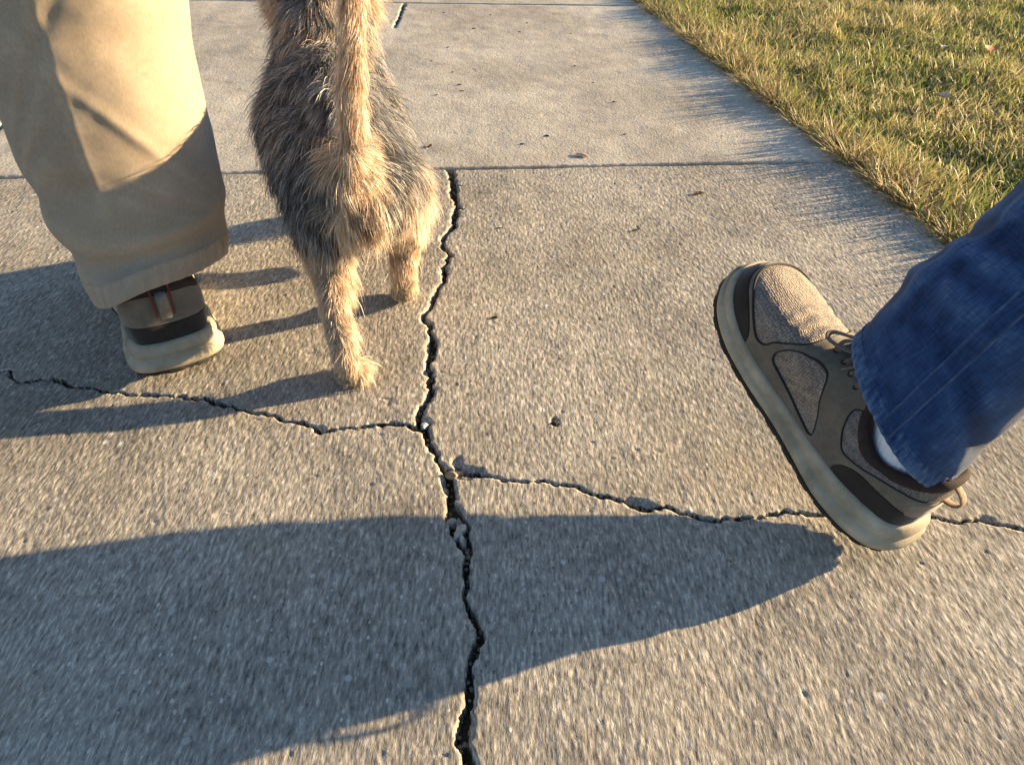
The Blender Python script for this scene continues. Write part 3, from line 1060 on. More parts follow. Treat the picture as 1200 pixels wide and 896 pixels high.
def sleeve_mesh(name, P, N, th, s, fade, m, parent, thick=.0016, inner=.05):
    nth, ns = P.shape[:2]
    k = int(np.searchsorted(s, inner))
    inn = P[:, :k] - N[:, :k] * thick
    inn[:, 0] += (P[:, 0] - P[:, 1]) * .0
    A = np.concatenate([inn[:, ::-1], P[:, :1] - N[:, :1] * thick * .5 + (P[:, :1] - P[:, 1:2]) * .35, P], 1)
    ff = np.concatenate([fade[:, :k][:, ::-1] * 0, fade[:, :1], fade], 1)
    sv = np.concatenate([-s[:k][::-1], [0], s])
    n2 = A.shape[1]
    V = A.reshape(-1, 3)
    R0 = .07
    uv = np.stack([(th[:, None] * R0 + 0 * sv[None]), (sv[None] + 0 * th[:, None])], -1).reshape(-1, 2)
    F = grid_faces(nth, n2, True)
    o = make_mesh(name, V, F, m, parent, attrs={'fade': ff.ravel(), 'along': np.tile(sv, nth)}, uv=uv)
    # normals outwards
    i = (nth // 4) * (n2 - 1) + (n2 - 2)
    if np.array(o.data.polygons[i].normal) @ N[nth // 4, -2] < 0: o.data.flip_normals()
    return o


def strip_on(name, P, N, path_th, s_idx, width, th_, lift, m, parent, sub=9, inset=0):
    """a cloth band following theta path_th(s) on a sleeve grid"""
    nth = P.shape[0]
    rows = []
    w_ = np.linspace(-.5, .5, sub)
    for j in s_idx:
        t0 = path_th(j)
        i0 = t0 / (2 * np.pi) * nth
        i_ = int(math.floor(i0)); f_ = i0 - i_
        a = P[i_ % nth, j] * (1 - f_) + P[(i_ + 1) % nth, j] * f_
        per = np.linalg.norm(P[(i_ + 1) % nth, j] - P[i_ % nth, j])
        row = []
        for q in w_:
            ii = i0 + q * width / per
            k = int(math.floor(ii)); g = ii - k
            p = P[k % nth, j] * (1 - g) + P[(k + 1) % nth, j] * g
            n_ = N[k % nth, j]
            e = min(1, (0.5 - abs(q)) * 2 * (sub - 1) / 2 / 1.5)
            row.append(p + n_ * (lift + th_ * math.sqrt(max(0, 1 - (1 - e) ** 2)) - .0002))
        rows.append(row)
    G_ = np.array(rows)
    V = G_.reshape(-1, 3)
    o = make_mesh(name, V, grid_faces(len(rows), sub), m, parent, uv=np.stack([np.tile(w_ * width, len(rows)), np.repeat(np.arange(len(rows)) * .0025, sub)], -1),
                  attrs={'fade': np.tile(np.where(np.abs(w_) > .34, 1.0, -.2), len(rows)) + .5 * np.repeat(vnoise(np.arange(len(rows)) * .5, np.zeros(len(rows)), seed=9), sub), 'along': np.full(len(V), .2)})
    if np.array(o.data.polygons[len(o.data.polygons) // 2].normal) @ N[int(path_th(s_idx[len(s_idx) // 2]) / (2 * np.pi) * nth) % nth, s_idx[len(s_idx) // 2]] < 0:
        o.data.flip_normals()
    return G_


def stitches(name, lines, m, parent, dash=.0026, gap=.0010, r=.00042):
    parts = []
    for Ln in lines:
        Ln = np.asarray(Ln)
        d = np.concatenate([[0], np.cumsum(np.linalg.norm(np.diff(Ln, axis=0), axis=1))])
        t = 0
        while t + dash < d[-1]:
            q = np.linspace(t, t + dash, 4)
            p = np.stack([np.interp(q, d, Ln[:, i]) for i in range(3)], -1)
            parts.append(tube_mesh(p, [r * .6, r, r, r * .6], 5))
            t += dash + gap
    V, F = join_tubes(parts)
    o = make_mesh(name, V, F, m, parent)
    return o


def denim_mat():
    m, n, l, b = mat('blue_denim')
    tc = nd(n, 'TexCoord')
    uv = tc.outputs['UV']
    def mp(sc, rot=0):
        x = nd(n, 'Mapping'); x.inputs['Scale'].default_value = (*sc, 1); x.inputs['Rotation'].default_value = (0, 0, rot); l.new(uv, x.inputs[0]); return x.outputs[0]
    slub = tex(n, l, 'Noise', mp((520, 70)), 1, Detail=3, Roughness=.6)
    weft = tex(n, l, 'Noise', mp((90, 520)), 1, Detail=2, Roughness=.6)
    mott = tex(n, l, 'Noise', mp((45, 28)), 1, Detail=5, Roughness=.65)
    tw = tex(n, l, 'Wave', mp((1, 1), R_(62)), 620, Distortion=2.0, wave_type='BANDS')
    tw.inputs['Detail'].default_value = 2
    fa = nd(n, 'Attribute', attribute_name='fade')
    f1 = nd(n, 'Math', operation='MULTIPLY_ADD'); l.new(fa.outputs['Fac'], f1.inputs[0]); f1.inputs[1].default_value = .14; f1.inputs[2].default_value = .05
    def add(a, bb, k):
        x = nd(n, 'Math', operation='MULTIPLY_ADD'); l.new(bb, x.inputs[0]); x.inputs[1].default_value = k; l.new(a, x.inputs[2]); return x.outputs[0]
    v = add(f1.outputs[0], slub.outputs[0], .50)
    v = add(v, weft.outputs[0], .28)
    v = add(v, mott.outputs[0], .10)
    v = add(v, tw.outputs['Fac'], .12)
    al = nd(n, 'Attribute', attribute_name='along')
    hemr = ramp(n, [(.0, .20), (.0025, .07), (.0110, .02), (.0132, .22), (.0165, .0)]); l.new(al.outputs['Fac'], hemr.inputs[0])
    v = add(v, hemr.outputs[0], 1.0)
    c = ramp_out(n, l, v, [(.28, (.007, .015, .045)), (.47, (.017, .041, .118)), (.66, (.033, .074, .182)), (.84, (.095, .155, .27)), (1.0, (.20, .26, .34))])
    l.new(c, b.inputs['Base Color'])
    b.inputs['Roughness'].default_value = .95
    b.inputs['Specular IOR Level'].default_value = .08
    b.inputs['Sheen Weight'].default_value = .15
    h = add(tw.outputs['Fac'], slub.outputs[0], .8)
    bump(n, l, b, h, .5, .0005)
    return m


def khaki_mat():
    m, n, l, b = mat('khaki_twill')
    tc = nd(n, 'TexCoord')
    uv = tc.outputs['UV']
    def mp(sc, rot=0):
        x = nd(n, 'Mapping'); x.inputs['Scale'].default_value = (*sc, 1); x.inputs['Rotation'].default_value = (0, 0, rot); l.new(uv, x.inputs[0]); return x.outputs[0]
    tw = tex(n, l, 'Wave', mp((1, 1), R_(58)), 700, Distortion=1.5, wave_type='BANDS')
    mott = tex(n, l, 'Noise', mp((26, 20)), 1, Detail=6, Roughness=.6)
    fib = tex(n, l, 'Noise', mp((700, 160)), 1, Detail=3, Roughness=.6)
    c = ramp_out(n, l, mott.outputs[0], [(.3, (.295, .232, .172)), (.7, (.36, .292, .222))])
    c = mixc(n, l, c, ramp_out(n, l, fib.outputs[0], [(.3, .86), (.7, 1.1)]), 1.0, 'MULTIPLY')
    fa = nd(n, 'Attribute', attribute_name='fade')
    c = mixc(n, l, c, ramp_out(n, l, fa.outputs['Fac'], [(0, 1.0), (1, 1.12)]), 1.0, 'MULTIPLY')
    l.new(c, b.inputs['Base Color'])
    b.inputs['Roughness'].default_value = .9
    b.inputs['Specular IOR Level'].default_value = .12
    b.inputs['Sheen Weight'].default_value = .2
    bump(n, l, b, tw.outputs['Fac'], .25, .0004)
    return m


M['denim'] = denim_mat()
M['khaki'] = khaki_mat()
M['denim_thread'] = simple_mat('seam_thread', (.055, .06, .075), .8, .3, 400)
M['khaki_thread'] = simple_mat('khaki_thread', (.34, .27, .19), .8, .2, 400)
M['sock'] = simple_mat('white_sock', (.72, .71, .76), .95, .06, 300, 900, .6, .0008, .1)
M['skin'] = simple_mat('skin', (.50, .33, .25), .6, .1, 60)


def rib_sock(name, pts, rad, parent, up=None, flat=1.0):
    V, F, F3 = tube_mesh(pts, rad, 120, flat, up)
    n_ = len(pts)
    a = np.arange(120)
    rip = .0005 * np.sin(a * 2 * np.pi / 120 * 40)
    P = V[:n_ * 120].reshape(n_, 120, 3)
    c = np.asarray(pts)[:, None]
    d = P - c; P2 = c + d * (1 + rip[None, :, None] / np.linalg.norm(d, axis=-1, keepdims=True))
    V[:n_ * 120] = P2.reshape(-1, 3)
    return make_mesh(name, V, [F, F3], M['sock'], parent)


def capsule_chain(bm_parts, pts, rads, nseg=20):
    pts = np.array(pts, float)
    seg = np.concatenate([[0], np.cumsum(np.linalg.norm(np.diff(pts, axis=0), axis=1))])
    q = np.linspace(0, seg[-1], max(6, int(seg[-1] / .012)))
    P = np.stack([np.interp(q, seg, pts[:, i]) for i in range(3)], -1)
    r = np.interp(q, seg, rads)
    # round the ends
    x0 = P[0] - (P[1] - P[0]) / np.linalg.norm(P[1] - P[0]) * rads[0] * .75; x1 = P[-1] + (P[-1] - P[-2]) / np.linalg.norm(P[-1] - P[-2]) * rads[-1] * .75
    P = np.vstack([x0, x0 + (P[0] - x0) * .35, P, x1 + (P[-1] - x1) * .35, x1]); r = np.concatenate([[r[0]] * 2, r, [r[-1]] * 2])
    q = np.concatenate([[0], np.cumsum(np.linalg.norm(np.diff(P, axis=0), axis=1))]); seg = q[-1:]
    e0 = np.clip(q / rads[0], 0, 1); e1 = np.clip((seg[-1] - q) / rads[-1], 0, 1)
    r = r * np.sqrt(np.clip(1 - (1 - e0) ** 2, .02, 1)) * np.sqrt(np.clip(1 - (1 - e1) ** 2, .02, 1))
    bm_parts.append(tube_mesh(P, r, nseg))


def ellipsoid(parts, c, r, rot=None, n=24):
    u = np.linspace(0, np.pi, n); v = np.arange(n) * 2 * np.pi / n
    U, Vv = np.meshgrid(u, v, indexing='ij')
    P = np.stack([np.sin(U) * np.cos(Vv), np.sin(U) * np.sin(Vv), np.cos(U)], -1) * np.array(r)
    if rot is not None: P = P @ np.array(rot.to_matrix() if hasattr(rot, 'to_matrix') else rot).T
    P = P + np.array(c)
    V = P.reshape(-1, 3)
    F = []
    for i in range(n - 1):
        for j in range(n):
            F.append((i * n + j, (i + 1) * n + j, (i + 1) * n + (j + 1) % n, i * n + (j + 1) % n))
    parts.append((V, np.array(F), np.zeros((0, 3), int)))


def fused(name, parts, voxel, m, parent=None, smooth=8):
    """fuse overlapping volumes into ONE continuous skin"""
    V, F = join_tubes(parts)
    tmp = make_mesh(name + '_source', V, F, m)
    md = tmp.modifiers.new('fuse', 'REMESH'); md.mode = 'VOXEL'; md.voxel_size = voxel; md.use_smooth_shade = True
    ms = tmp.modifiers.new('soft', 'SMOOTH'); ms.factor = .5; ms.iterations = smooth
    dg = bpy.context.evaluated_depsgraph_get()
    me = bpy.data.meshes.new_from_object(tmp.evaluated_get(dg))
    bpy.data.objects.remove(tmp)
    me.name = name
    if not me.materials: me.materials.append(m)
    o = bpy.data.objects.new(name, me)
    COL.objects.link(o)
    if parent is not None: o.parent = parent
    for p in me.polygons: p.use_smooth = True
    return o


# ---------------- person in jeans
D_ = np.array([.52, .03, .855]); D_ /= np.linalg.norm(D_)
ANK = on_shoe((.058, 0, .080)) + np.array([-.012, .014, .020])
KNEE = ANK + D_ * .40
HIP = np.array([.62, .16, .86])
HIP2 = np.array([.37, .10, .86]); KNEE2 = np.array([.31, -.10, .49]); ANK2 = np.array([.27, -.46, .13])
shoe_fwd = SHOE_R[:, 0]
hem0 = ANK + D_ * .022
frontv = shoe_fwd


def jeans_disp(th, s, P):
    d = .0022 * fbm(P[..., 0] * 11, P[..., 1] * 11, P[..., 2] * 11, seed=41, o=4)
    d += .0016 * fbm(th * 2.2, s * 34, seed=42, o=3)
    # break folds near the hem, running round the leg
    d += .0065 * np.exp(-((s - .075 - .020 * np.sin(th)) / .015) ** 2) * (.4 + .6 * np.cos(th - .3))
    d -= .0075 * np.exp(-((s - .112 - .030 * np.sin(th + .4)) / .014) ** 2) * (.5 + .5 * np.cos(th - .2))
    d += .0055 * np.exp(-((s - .165 + .045 * np.sin(th + .8)) / .016) ** 2) * (.5 + .5 * np.cos(th + .2))
    d -= .0030 * np.exp(-((s - .052 + .012 * np.cos(th * 2)) / .010) ** 2) * (.5 - .5 * np.cos(th))
    # long draw line down the front side
    a = th - .62 - s * 1.2
    d += .0045 * np.exp(-(a / .13) ** 2) * sstep(.02, .08, s) * (1 - sstep(.2, .3, s))
    # turned-up hem: thicker, puckered (roping)
    hem = 1 - sstep(.0125, .0145, s)
    d += hem * (.0009 + .0005 * np.sin(th * 46 + s * 300) + .0003 * np.sin(th * 71))
    d -= .0011 * np.exp(-((s - .0137) / .0012) ** 2)
    return d


keysj = [(*hem0, .074, .066, .060, .058)]
for f_, rf, rb, rs in ((.06, .076, .062, .062), (.13, .071, .062, .066), (.20, .072, .066, .070), (.29, .082, .078, .080), (.37, .093, .09, .088)):
    keysj.append((*(ANK + D_ * (f_ + .03)), rf, rb, rs, rs))
keysj.append((*(KNEE * .75 + HIP * .25), .095, .095, .09, .09))
keysj.append((*(KNEE * .35 + HIP * .65), .105, .105, .10, .10))
keysj.append((*HIP, .115, .115, .11, .11))
Pj, Nj, thj, sj, fj, Cj = leg_sleeve(keysj, frontv, disp=jeans_disp, tilt=lambda t, s: (-.010 + .023 * np.cos(t) - .007 * np.sin(t)) * (1 - sstep(0, .12, s)))
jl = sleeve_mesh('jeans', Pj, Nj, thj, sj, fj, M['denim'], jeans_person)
# seam facing the camera: find the theta whose normal looks left / to the viewer
to_cam = np.array([0, 0, CAM_H]) - Pj[:, 20]
vis = (Nj[:, 20] * to_cam).sum(1)
SEAM = thj[int(np.argmax(vis))]
SEAM_OFF = .05
ns_ = np.arange(1, int(np.searchsorted(sj, .42)))
gseam = strip_on('side_seam', Pj, Nj, lambda j: SEAM + SEAM_OFF - .10 * math.sin(sj[j] * 9) * .6, ns_, .0150, .0019, .0002, M['denim'], jl, sub=13)
lines = [gseam[:, 2], gseam[:, 10]]
hemline = Pj[:, 5] + Nj[:, 5] * .0004
hemline = np.vstack([hemline, hemline[:1]])
stitches('stitching', lines + [hemline], M['denim_thread'], jl, r=.00034)
# other trouser leg and seat of the jeans (outside the frame)
keys2 = [(*ANK2, .08, .08, .075), (*(ANK2 * .5 + KNEE2 * .5), .085, .085, .08), (*KNEE2, .09, .09, .088), (*(KNEE2 * .5 + HIP2 * .5), .10, .10, .10), (*HIP2, .115, .115, .11)]
P2, N2, t2, s2, f2, C2 = leg_sleeve(keys2, (0, 1, 0), ds=.006, nth=90, disp=lambda t, s, P: .004 * fbm(P[..., 0] * 9, P[..., 1] * 9, P[..., 2] * 9, seed=44, o=3))
o2 = sleeve_mesh('jeans_leg', P2, N2, t2, s2, f2, M['denim'], jeans_person)
parts = []
mid = (HIP + HIP2) / 2
ellipsoid(parts, mid + (0, 0, .03), (.20, .15, .16))
capsule_chain(parts, [HIP + (0, 0, -.05), HIP + (0, 0, .05)], [.115, .115])
capsule_chain(parts, [HIP2 + (0, 0, -.05), HIP2 + (0, 0, .05)], [.115, .115])
fused('jeans_seat', parts, .014, M['denim'], jeans_person, 4)
# the body inside the clothes, one continuous skin
parts = []
capsule_chain(parts, [on_shoe((.21, 0, .040)), on_shoe((.12, 0, .055)), on_shoe((.05, 0, .05))], [.018, .021, .022])
capsule_chain(parts, [on_shoe((.05, 0, .055)), ANK + D_ * .03, ANK + D_ * .16, KNEE, HIP * .5 + KNEE * .5, HIP], [.022, .025, .044, .050, .068, .085])
capsule_chain(parts, [HIP2, KNEE2 * .5 + HIP2 * .5, KNEE2, ANK2 * .65 + KNEE2 * .35, ANK2 + (0, 0, -.04), ANK2 + (.0, .10, -.095)], [.085, .068, .052, .046, .032, .026])
ellipsoid(parts, mid + (0, 0, .03), (.16, .11, .13))
fused('body', parts, .010, M['skin'], jeans_person, 6)
# sock
sp_ = [on_shoe((.055, 0, .066)), on_shoe((.056, 0, .080)), on_shoe((.058, 0, .080)) * .4 + ANK * .6 + D_ * .025, ANK + D_ * .05, ANK + D_ * .09, ANK + D_ * .12]
q_ = np.linspace(0, 1, 40); s_ = np.linspace(0, 1, 6)
rib_sock('sock', np.stack([spline(s_, np.array(sp_)[:, i], q_) for i in range(3)], -1), spline([0, .3, .6, 1], [.033, .036, .039, .043], q_), jeans_person, up=SHOE_R[:, 1], flat=.74)
# second shoe: a copy, flat on the ground behind
sh2 = copy_tree(shoe, jeans_person)
az = R_(98)
Rf = np.array([[math.cos(az), -math.sin(az), 0], [math.sin(az), math.cos(az), 0], [0, 0, 1]])
pose(sh2, Rf, np.array([.275, -.53, .012]))

# ---------------- person in khaki trousers
khaki_person = empty('person', (-.43, .80, 0))
tag(khaki_person, 'person in tan khaki trousers walking on the left of the dog, seen from behind', 'person')
kshoe = make_shoe('walking_shoe', None, None, red=True)
KSW = (1.15, 1.17, 1.24, 0.0, .15)
warp_children(kshoe, KSW)
kshoe.parent = khaki_person
az = R_(121)
Rk = np.array([[math.cos(az), -math.sin(az), 0], [math.sin(az), math.cos(az), 0], [0, 0, 1]])
bpy.context.view_layer.update()
kT = np.array([-.386, .727, .001])


def pose_child(o, par_loc, R, T):
    m_ = Matrix([[*R[0], T[0] - par_loc[0]], [*R[1], T[1] - par_loc[1]], [*R[2], T[2] - par_loc[2]], [0, 0, 0, 1]])
    o.matrix_local = m_


KL = (-.43, .80, 0)
pose_child(kshoe, KL, Rk, kT)
kfwd = Rk[:, 0]
KF = np.array([-.05, 1.0, 0]); KF /= np.linalg.norm(KF)
KY = .825
keysk = [(-.4275, KY - .005, .100, .080, .119, .0620, .079), (-.4315, KY, .130, .088, .113, .0740, .088), (-.436, KY + .003, .170, .094, .104, .0870, .097), (-.4365, KY + .004, .215, .096, .099, .0965, .099),
         (-.433, KY + .006, .310, .100, .102, .101, .098), (-.431, KY + .005, .392, .103, .105, .106, .104), (-.43, KY, .52, .108, .108, .11, .11), (-.46, KY - .02, .70, .115, .115, .115, .115), (-.49, KY - .05, .88, .12, .12, .12, .12)]


def khaki_disp(th, s, P):
    d = .0045 * fbm(P[..., 0] * 8, P[..., 1] * 8, P[..., 2] * 5, seed=51, o=3)
    back = .5 - .5 * np.cos(th)
    # pressed crease down the back
    a = np.abs(((th - np.pi - .10 + np.pi) % (2 * np.pi)) - np.pi)
    d += .0055 * np.exp(-(a / .16)) * sstep(.07, .16, s)
    # soft breaks above the heel
    d -= .0070 * np.exp(-((s - .052 - .012 * np.sin(th * 1.0 + .5)) / .016) ** 2) * back
    d += .0045 * np.exp(-((s - .088 - .020 * np.sin(th + .9)) / .020) ** 2) * back ** 2
    d -= .0065 * np.exp(-((s - .128 + .030 * np.sin(th + .2)) / .020) ** 2) * back ** 2
    d -= .0050 * np.exp(-((s - .285 - .04 * np.sin(th - .6)) / .030) ** 2) * back
    d += .0016 * fbm(th * 1.8, s * 20, seed=52, o=3)
    for (s0, sl, th0, wth, ws, am) in ((.150, .10, 2.55, .55, .010, -.0042), (.190, -.12, 3.7, .50, .011, .0038), (.235, .16, 2.9, .7, .012, -.0036), (.105, -.06, 3.9, .5, .008, -.0036), (.33, .10, 3.4, .8, .016, .0036), (.36, -.15, 2.6, .6, .014, -.0034)):
        a_ = ((th - th0 + np.pi) % (2 * np.pi)) - np.pi
        d += .55 * am * np.exp(-((s - s0 - sl * a_) / ws) ** 2) * np.exp(-(a_ / wth) ** 2)
    hem = 1 - sstep(.0245, .027, s)
    d += hem * (.0007 + .0005 * np.sin(th * 40) + .0003 * np.sin(th * 63 + 1))
    d -= .0005 * np.exp(-((s - .0255) / .0014) ** 2)
    return d


def khaki_tilt(t, s):
    # the hem rides up on the right side of the heel and hangs low on the left
    e = 1 - sstep(0, .09, s)
    dth = ((t - 3.55 + np.pi) % (2 * np.pi)) - np.pi
    return (-.009 - .005 * np.sin(t) + .016 * np.exp(-(dth / .55) ** 2) + .004 * np.sin(3 * t + .6)) * e


Pk, Nk, thk, sk, fk, Ck = leg_sleeve(keysk, KF, disp=khaki_disp, tilt=khaki_tilt)
Lk = np.array(KL)
kl = sleeve_mesh('trousers', Pk - Lk, Nk, thk, sk, fk, M['khaki'], khaki_person, inner=.06)
for tth, nm in ((np.pi * .5, 'side_seam'), (np.pi * 1.5, 'side_seam')):
    strip_on(nm, Pk - Lk, Nk, lambda j: tth, np.arange(1, int(np.searchsorted(sk, .42))), .006, .0005, .0001, M['khaki'], kl, sub=7)
hl_ = (Pk - Lk)[:, 10] + Nk[:, 10] * .0003
stitches('stitching', [np.vstack([hl_, hl_[:1]])], M['khaki_thread'], kl, r=.0003)
# other leg, seat and body
KH, KH2 = np.array([-.49, .77, .86]), np.array([-.70, .76, .86])
KK2 = np.array([-.84, .78, .48]); KA2 = np.array([-.93, .52, .14])
keys2 = [(*KA2, .09, .09, .085), (*(KA2 * .5 + KK2 * .5), .095, .095, .09), (*KK2, .10, .10, .10), (*(KK2 * .5 + KH2 * .5), .11, .11, .11), (*KH2, .12, .12, .12)]
P2, N2, t2, s2, f2, C2 = leg_sleeve(keys2, (0, 1, 0), ds=.006, nth=90, disp=lambda t, s, P: .004 * fbm(P[..., 0] * 9, P[..., 1] * 9, P[..., 2] * 9, seed=54, o=3))
sleeve_mesh('trouser_leg', P2 - Lk, N2, t2, s2, f2, M['khaki'], khaki_person)
parts = []
mk = (KH + KH2) / 2
ellipsoid(parts, mk - Lk + (0, 0, .03), (.20, .15, .16))
capsule_chain(parts, [KH - Lk + (0, 0, -.03), KH - Lk + (0, 0, .05)], [.12, .12])
capsule_chain(parts, [KH2 - Lk + (0, 0, -.03), KH2 - Lk + (0, 0, .05)], [.12, .12])
fused('trouser_seat', parts, .014, M['khaki'], khaki_person, 4)
parts = []
ka = kT + Rk @ np.array([.07, 0, .10])
capsule_chain(parts, [kT + Rk @ np.array([.21, 0, .05]) - Lk, kT + Rk @ np.array([.12, 0, .06]) - Lk, kT + Rk @ np.array([.06, 0, .06]) - Lk], [.022, .027, .028])
capsule_chain(parts, [ka - (0, 0, .03) - Lk, ka - Lk, np.array([-.43, KY, .30]) - Lk, np.array([-.44, KY, .48]) - Lk, KH - Lk], [.033, .036, .055, .058, .085])
capsule_chain(parts, [KH2 - Lk, KK2 - Lk, KA2 * .7 + KK2 * .3 - Lk, KA2 - (0, 0, .05) - Lk, KA2 + (-.02, .10, -.10) - Lk], [.085, .058, .048, .034, .026])
ellipsoid(parts, mk - Lk + (0, 0, .03), (.16, .11, .13))
fused('body', parts, .010, M['skin'], khaki_person, 6)
sp_ = np.linspace(0, 1, 20)[:, None] * (np.array([.0, .03, .10]))[None] + (ka - (0, 0, .04) - Lk)[None]
rib_sock('sock', sp_[:15], np.full(15, .040), khaki_person, up=Rk[:, 1], flat=.8)
ks2 = copy_tree(kshoe, khaki_person)
pose_child(ks2, KL, Rk, np.array([-.90, .44, .002]))
# ------------------------------------------------------------------ dog
HD = np.array([-.22, .975, 0]); HD /= np.linalg.norm(HD)     # the way the dog walks
RT = np.array([HD[1], -HD[0], 0])                            # its right hand side
dog = empty('dog', (-.19, .90, 0))
tag(dog, 'small scruffy terrier with grey back and tan legs walking away, tail raised', 'dog')
DL = np.array(dog.location)


def PX(px, py, fwd):
    r = _r * (px - 600) / FPX + _u * (448 - py) / FPX + _f
    return _C + r * (fwd / r[1])


def a3(*v): return np.array(v, float) - DL


hl_hip, hl_knee, hl_hock, hl_paw = a3(-.218, .835, .194), a3(-.228, .862, .125), a3(-.206, .758, .078), a3(-.190, .714, .012)
hr_hip, hr_knee, hr_hock, hr_paw = a3(-.146, .842, .194), a3(-.134, .905, .132), a3(-.138, .868, .074), a3(-.146, .893, .014)
fl_el, fl_wr, fl_paw = a3(-.300, 1.045, .135), a3(-.305, 1.105, .060), a3(-.310, 1.145, .013)
fr_el, fr_wr, fr_paw = a3(-.185, 1.020, .135), a3(-.185, 1.045, .060), a3(-.196, 1.005, .033)
tb = a3(-.168, .775, .238)
t_mid = a3(-.155, .752, .315); t_up = a3(-.143, .752, .400); t_tip = a3(-.134, .775, .480)
parts = []
ellipsoid(parts, a3(-.180, .835, .200), (.058, .070, .060), Matrix.Rotation(R_(12), 3, 'Z'))
ellipsoid(parts, a3(-.208, .905, .206), (.076, .120, .066), Matrix.Rotation(R_(12), 3, 'Z'))
ellipsoid(parts, a3(-.236, .995, .208), (.084, .100, .074), Matrix.Rotation(R_(12), 3, 'Z'))
ellipsoid(parts, a3(-.248, 1.060, .228), (.072, .066, .072))
capsule_chain(parts, [a3(-.172, .785, .222), a3(-.190, .87, .256), a3(-.225, .98, .262), a3(-.243, 1.05, .262)], [.032, .034, .036, .038])
# neck, head, muzzle, ears
capsule_chain(parts, [a3(-.243, 1.045, .235), a3(-.256, 1.115, .285), a3(-.262, 1.150, .305)], [.062, .056, .050])
ellipsoid(parts, a3(-.264, 1.170, .312), (.056, .056, .048))
capsule_chain(parts, [a3(-.268, 1.195, .302), a3(-.276, 1.252, .284)], [.030, .019])
ellipsoid(parts, a3(-.277, 1.262, .288), (.011, .008, .009))
for sg in (-1, 1):
    base_ = np.array([-.264, 1.158, .345]) - DL + RT * sg * .030
    for q in range(5):
        e = q / 4
        ellipsoid(parts, base_ + RT * sg * (.018 * math.sin(e * 2.0) + .012 * e) + np.array([0, -.004 * e, .012 * math.sin(e * 2.6) - .040 * e * e]), (.014 * (1 - .3 * e), .007, .013))
# hind legs
for hip, kn, hk, pw in ((hl_hip, hl_knee, hl_hock, hl_paw), (hr_hip, hr_knee, hr_hock, hr_paw)):
    capsule_chain(parts, [hip, kn], [.041, .030])
    capsule_chain(parts, [hip + np.array([0, -.01, -.01]), (kn + hk) / 2], [.036, .026])
    capsule_chain(parts, [kn, hk], [.027, .0165])
    capsule_chain(parts, [hk, pw + np.array([0, -.004, .014])], [.0160, .0140])
    ellipsoid(parts, pw + np.array([0, .008, .000]), (.0195, .024, .012))
    for tx in (-.0105, -.0035, .0035, .0105):
        ellipsoid(parts, pw + np.array([tx, .028 - abs(tx) * .4, -.002]), (.0055, .009, .009), n=12)
# front legs
for el, wr, pw, sh_ in ((fl_el, fl_wr, fl_paw, a3(-.285, 1.06, .20)), (fr_el, fr_wr, fr_paw, a3(-.195, 1.05, .20))):
    capsule_chain(parts, [sh_, el], [.036, .020])
    capsule_chain(parts, [el, wr], [.019, .0125])
    capsule_chain(parts, [wr, pw], [.0125, .0115])
    ellipsoid(parts, pw + np.array([0, .004, 0]), (.017, .020, .012))
    for tx in (-.0105, -.0035, .0035, .0105):
        ellipsoid(parts, pw + np.array([tx, .022 - abs(tx) * .4, -.001]), (.0055, .009, .008), n=12)
capsule_chain(parts, [tb + np.array([0, .02, -.01]), tb, t_mid, t_up, t_tip], [.013, .0105, .0095, .008, .005])
M['dog_skin'] = simple_mat('dog_undercoat', (.20, .155, .11), .95, .4, 120, 400, .5, .001)
body = fused('body', parts, .0042, M['dog_skin'], dog, 6)
bpy.context.view_layer.update()

me = body.data
me.calc_loop_triangles()
nv_ = len(me.vertices)
bv = np.empty(nv_ * 3); me.vertices.foreach_get('co', bv); bv = bv.reshape(-1, 3)
bn = np.empty(nv_ * 3); me.vertices.foreach_get('normal', bn); bn = bn.reshape(-1, 3)
bt = np.empty(len(me.loop_triangles) * 3, np.int32); me.loop_triangles.foreach_get('vertices', bt); bt = bt.reshape(-1, 3)
e1 = bv[bt[:, 1]] - bv[bt[:, 0]]; e2 = bv[bt[:, 2]] - bv[bt[:, 0]]
ta = np.linalg.norm(np.cross(e1, e2), axis=1) / 2


def coat(p):
    """masks of the dog's colouring at points p (dog space)"""
    q = p + DL
    rel = q - np.array([-.172, .80, 0])
    lat = rel @ RT; al = rel @ HD
    z = q[:, 2]
    nz = .018 * fbm(q[:, 0] * 30, q[:, 1] * 30, q[:, 2] * 30, seed=61, o=3)
    tailm = (np.minimum.reduce([np.linalg.norm(p - (tb + (t_tip - tb) * k / 12 * 1.0), axis=1) for k in range(13)]) < .035) & (z > .272)
    legm = 1 - sstep(.115, .165, z + nz * 1.2)
    rump = (1 - sstep(.018, .036, np.abs(lat + nz * .6))) * (1 - sstep(.0, .035, al + nz)) * (z < .27)
    right = sstep(.020, .055, lat + nz) * (1 - sstep(.165, .235, z + nz)) * (1 - sstep(.06, .13, al))  # sunlit gold of the right hind flank, painted into the coat
    head = sstep(.315, .345, al)
    gold = np.clip(np.maximum.reduce([legm, rump, right * .85]), 0, 1)
    gold = np.where(tailm, 1.0, gold)
    gold = np.where(head > .5, np.clip(sstep(.028, .048, np.abs((q - np.array([-.264, 1.17, 0])) @ RT)), 0, 1) * .9, gold)
    ruff = sstep(.17, .22, al) * (1 - sstep(.30, .33, al)) * sstep(-.3, .5, fbm(q[:, 0] * 45, q[:, 1] * 45, q[:, 2] * 45, seed=66, o=2))
    gold = np.maximum(gold, ruff * .6 * (head < .5))
    return gold, tailm, legm, rump, head, lat, al, z


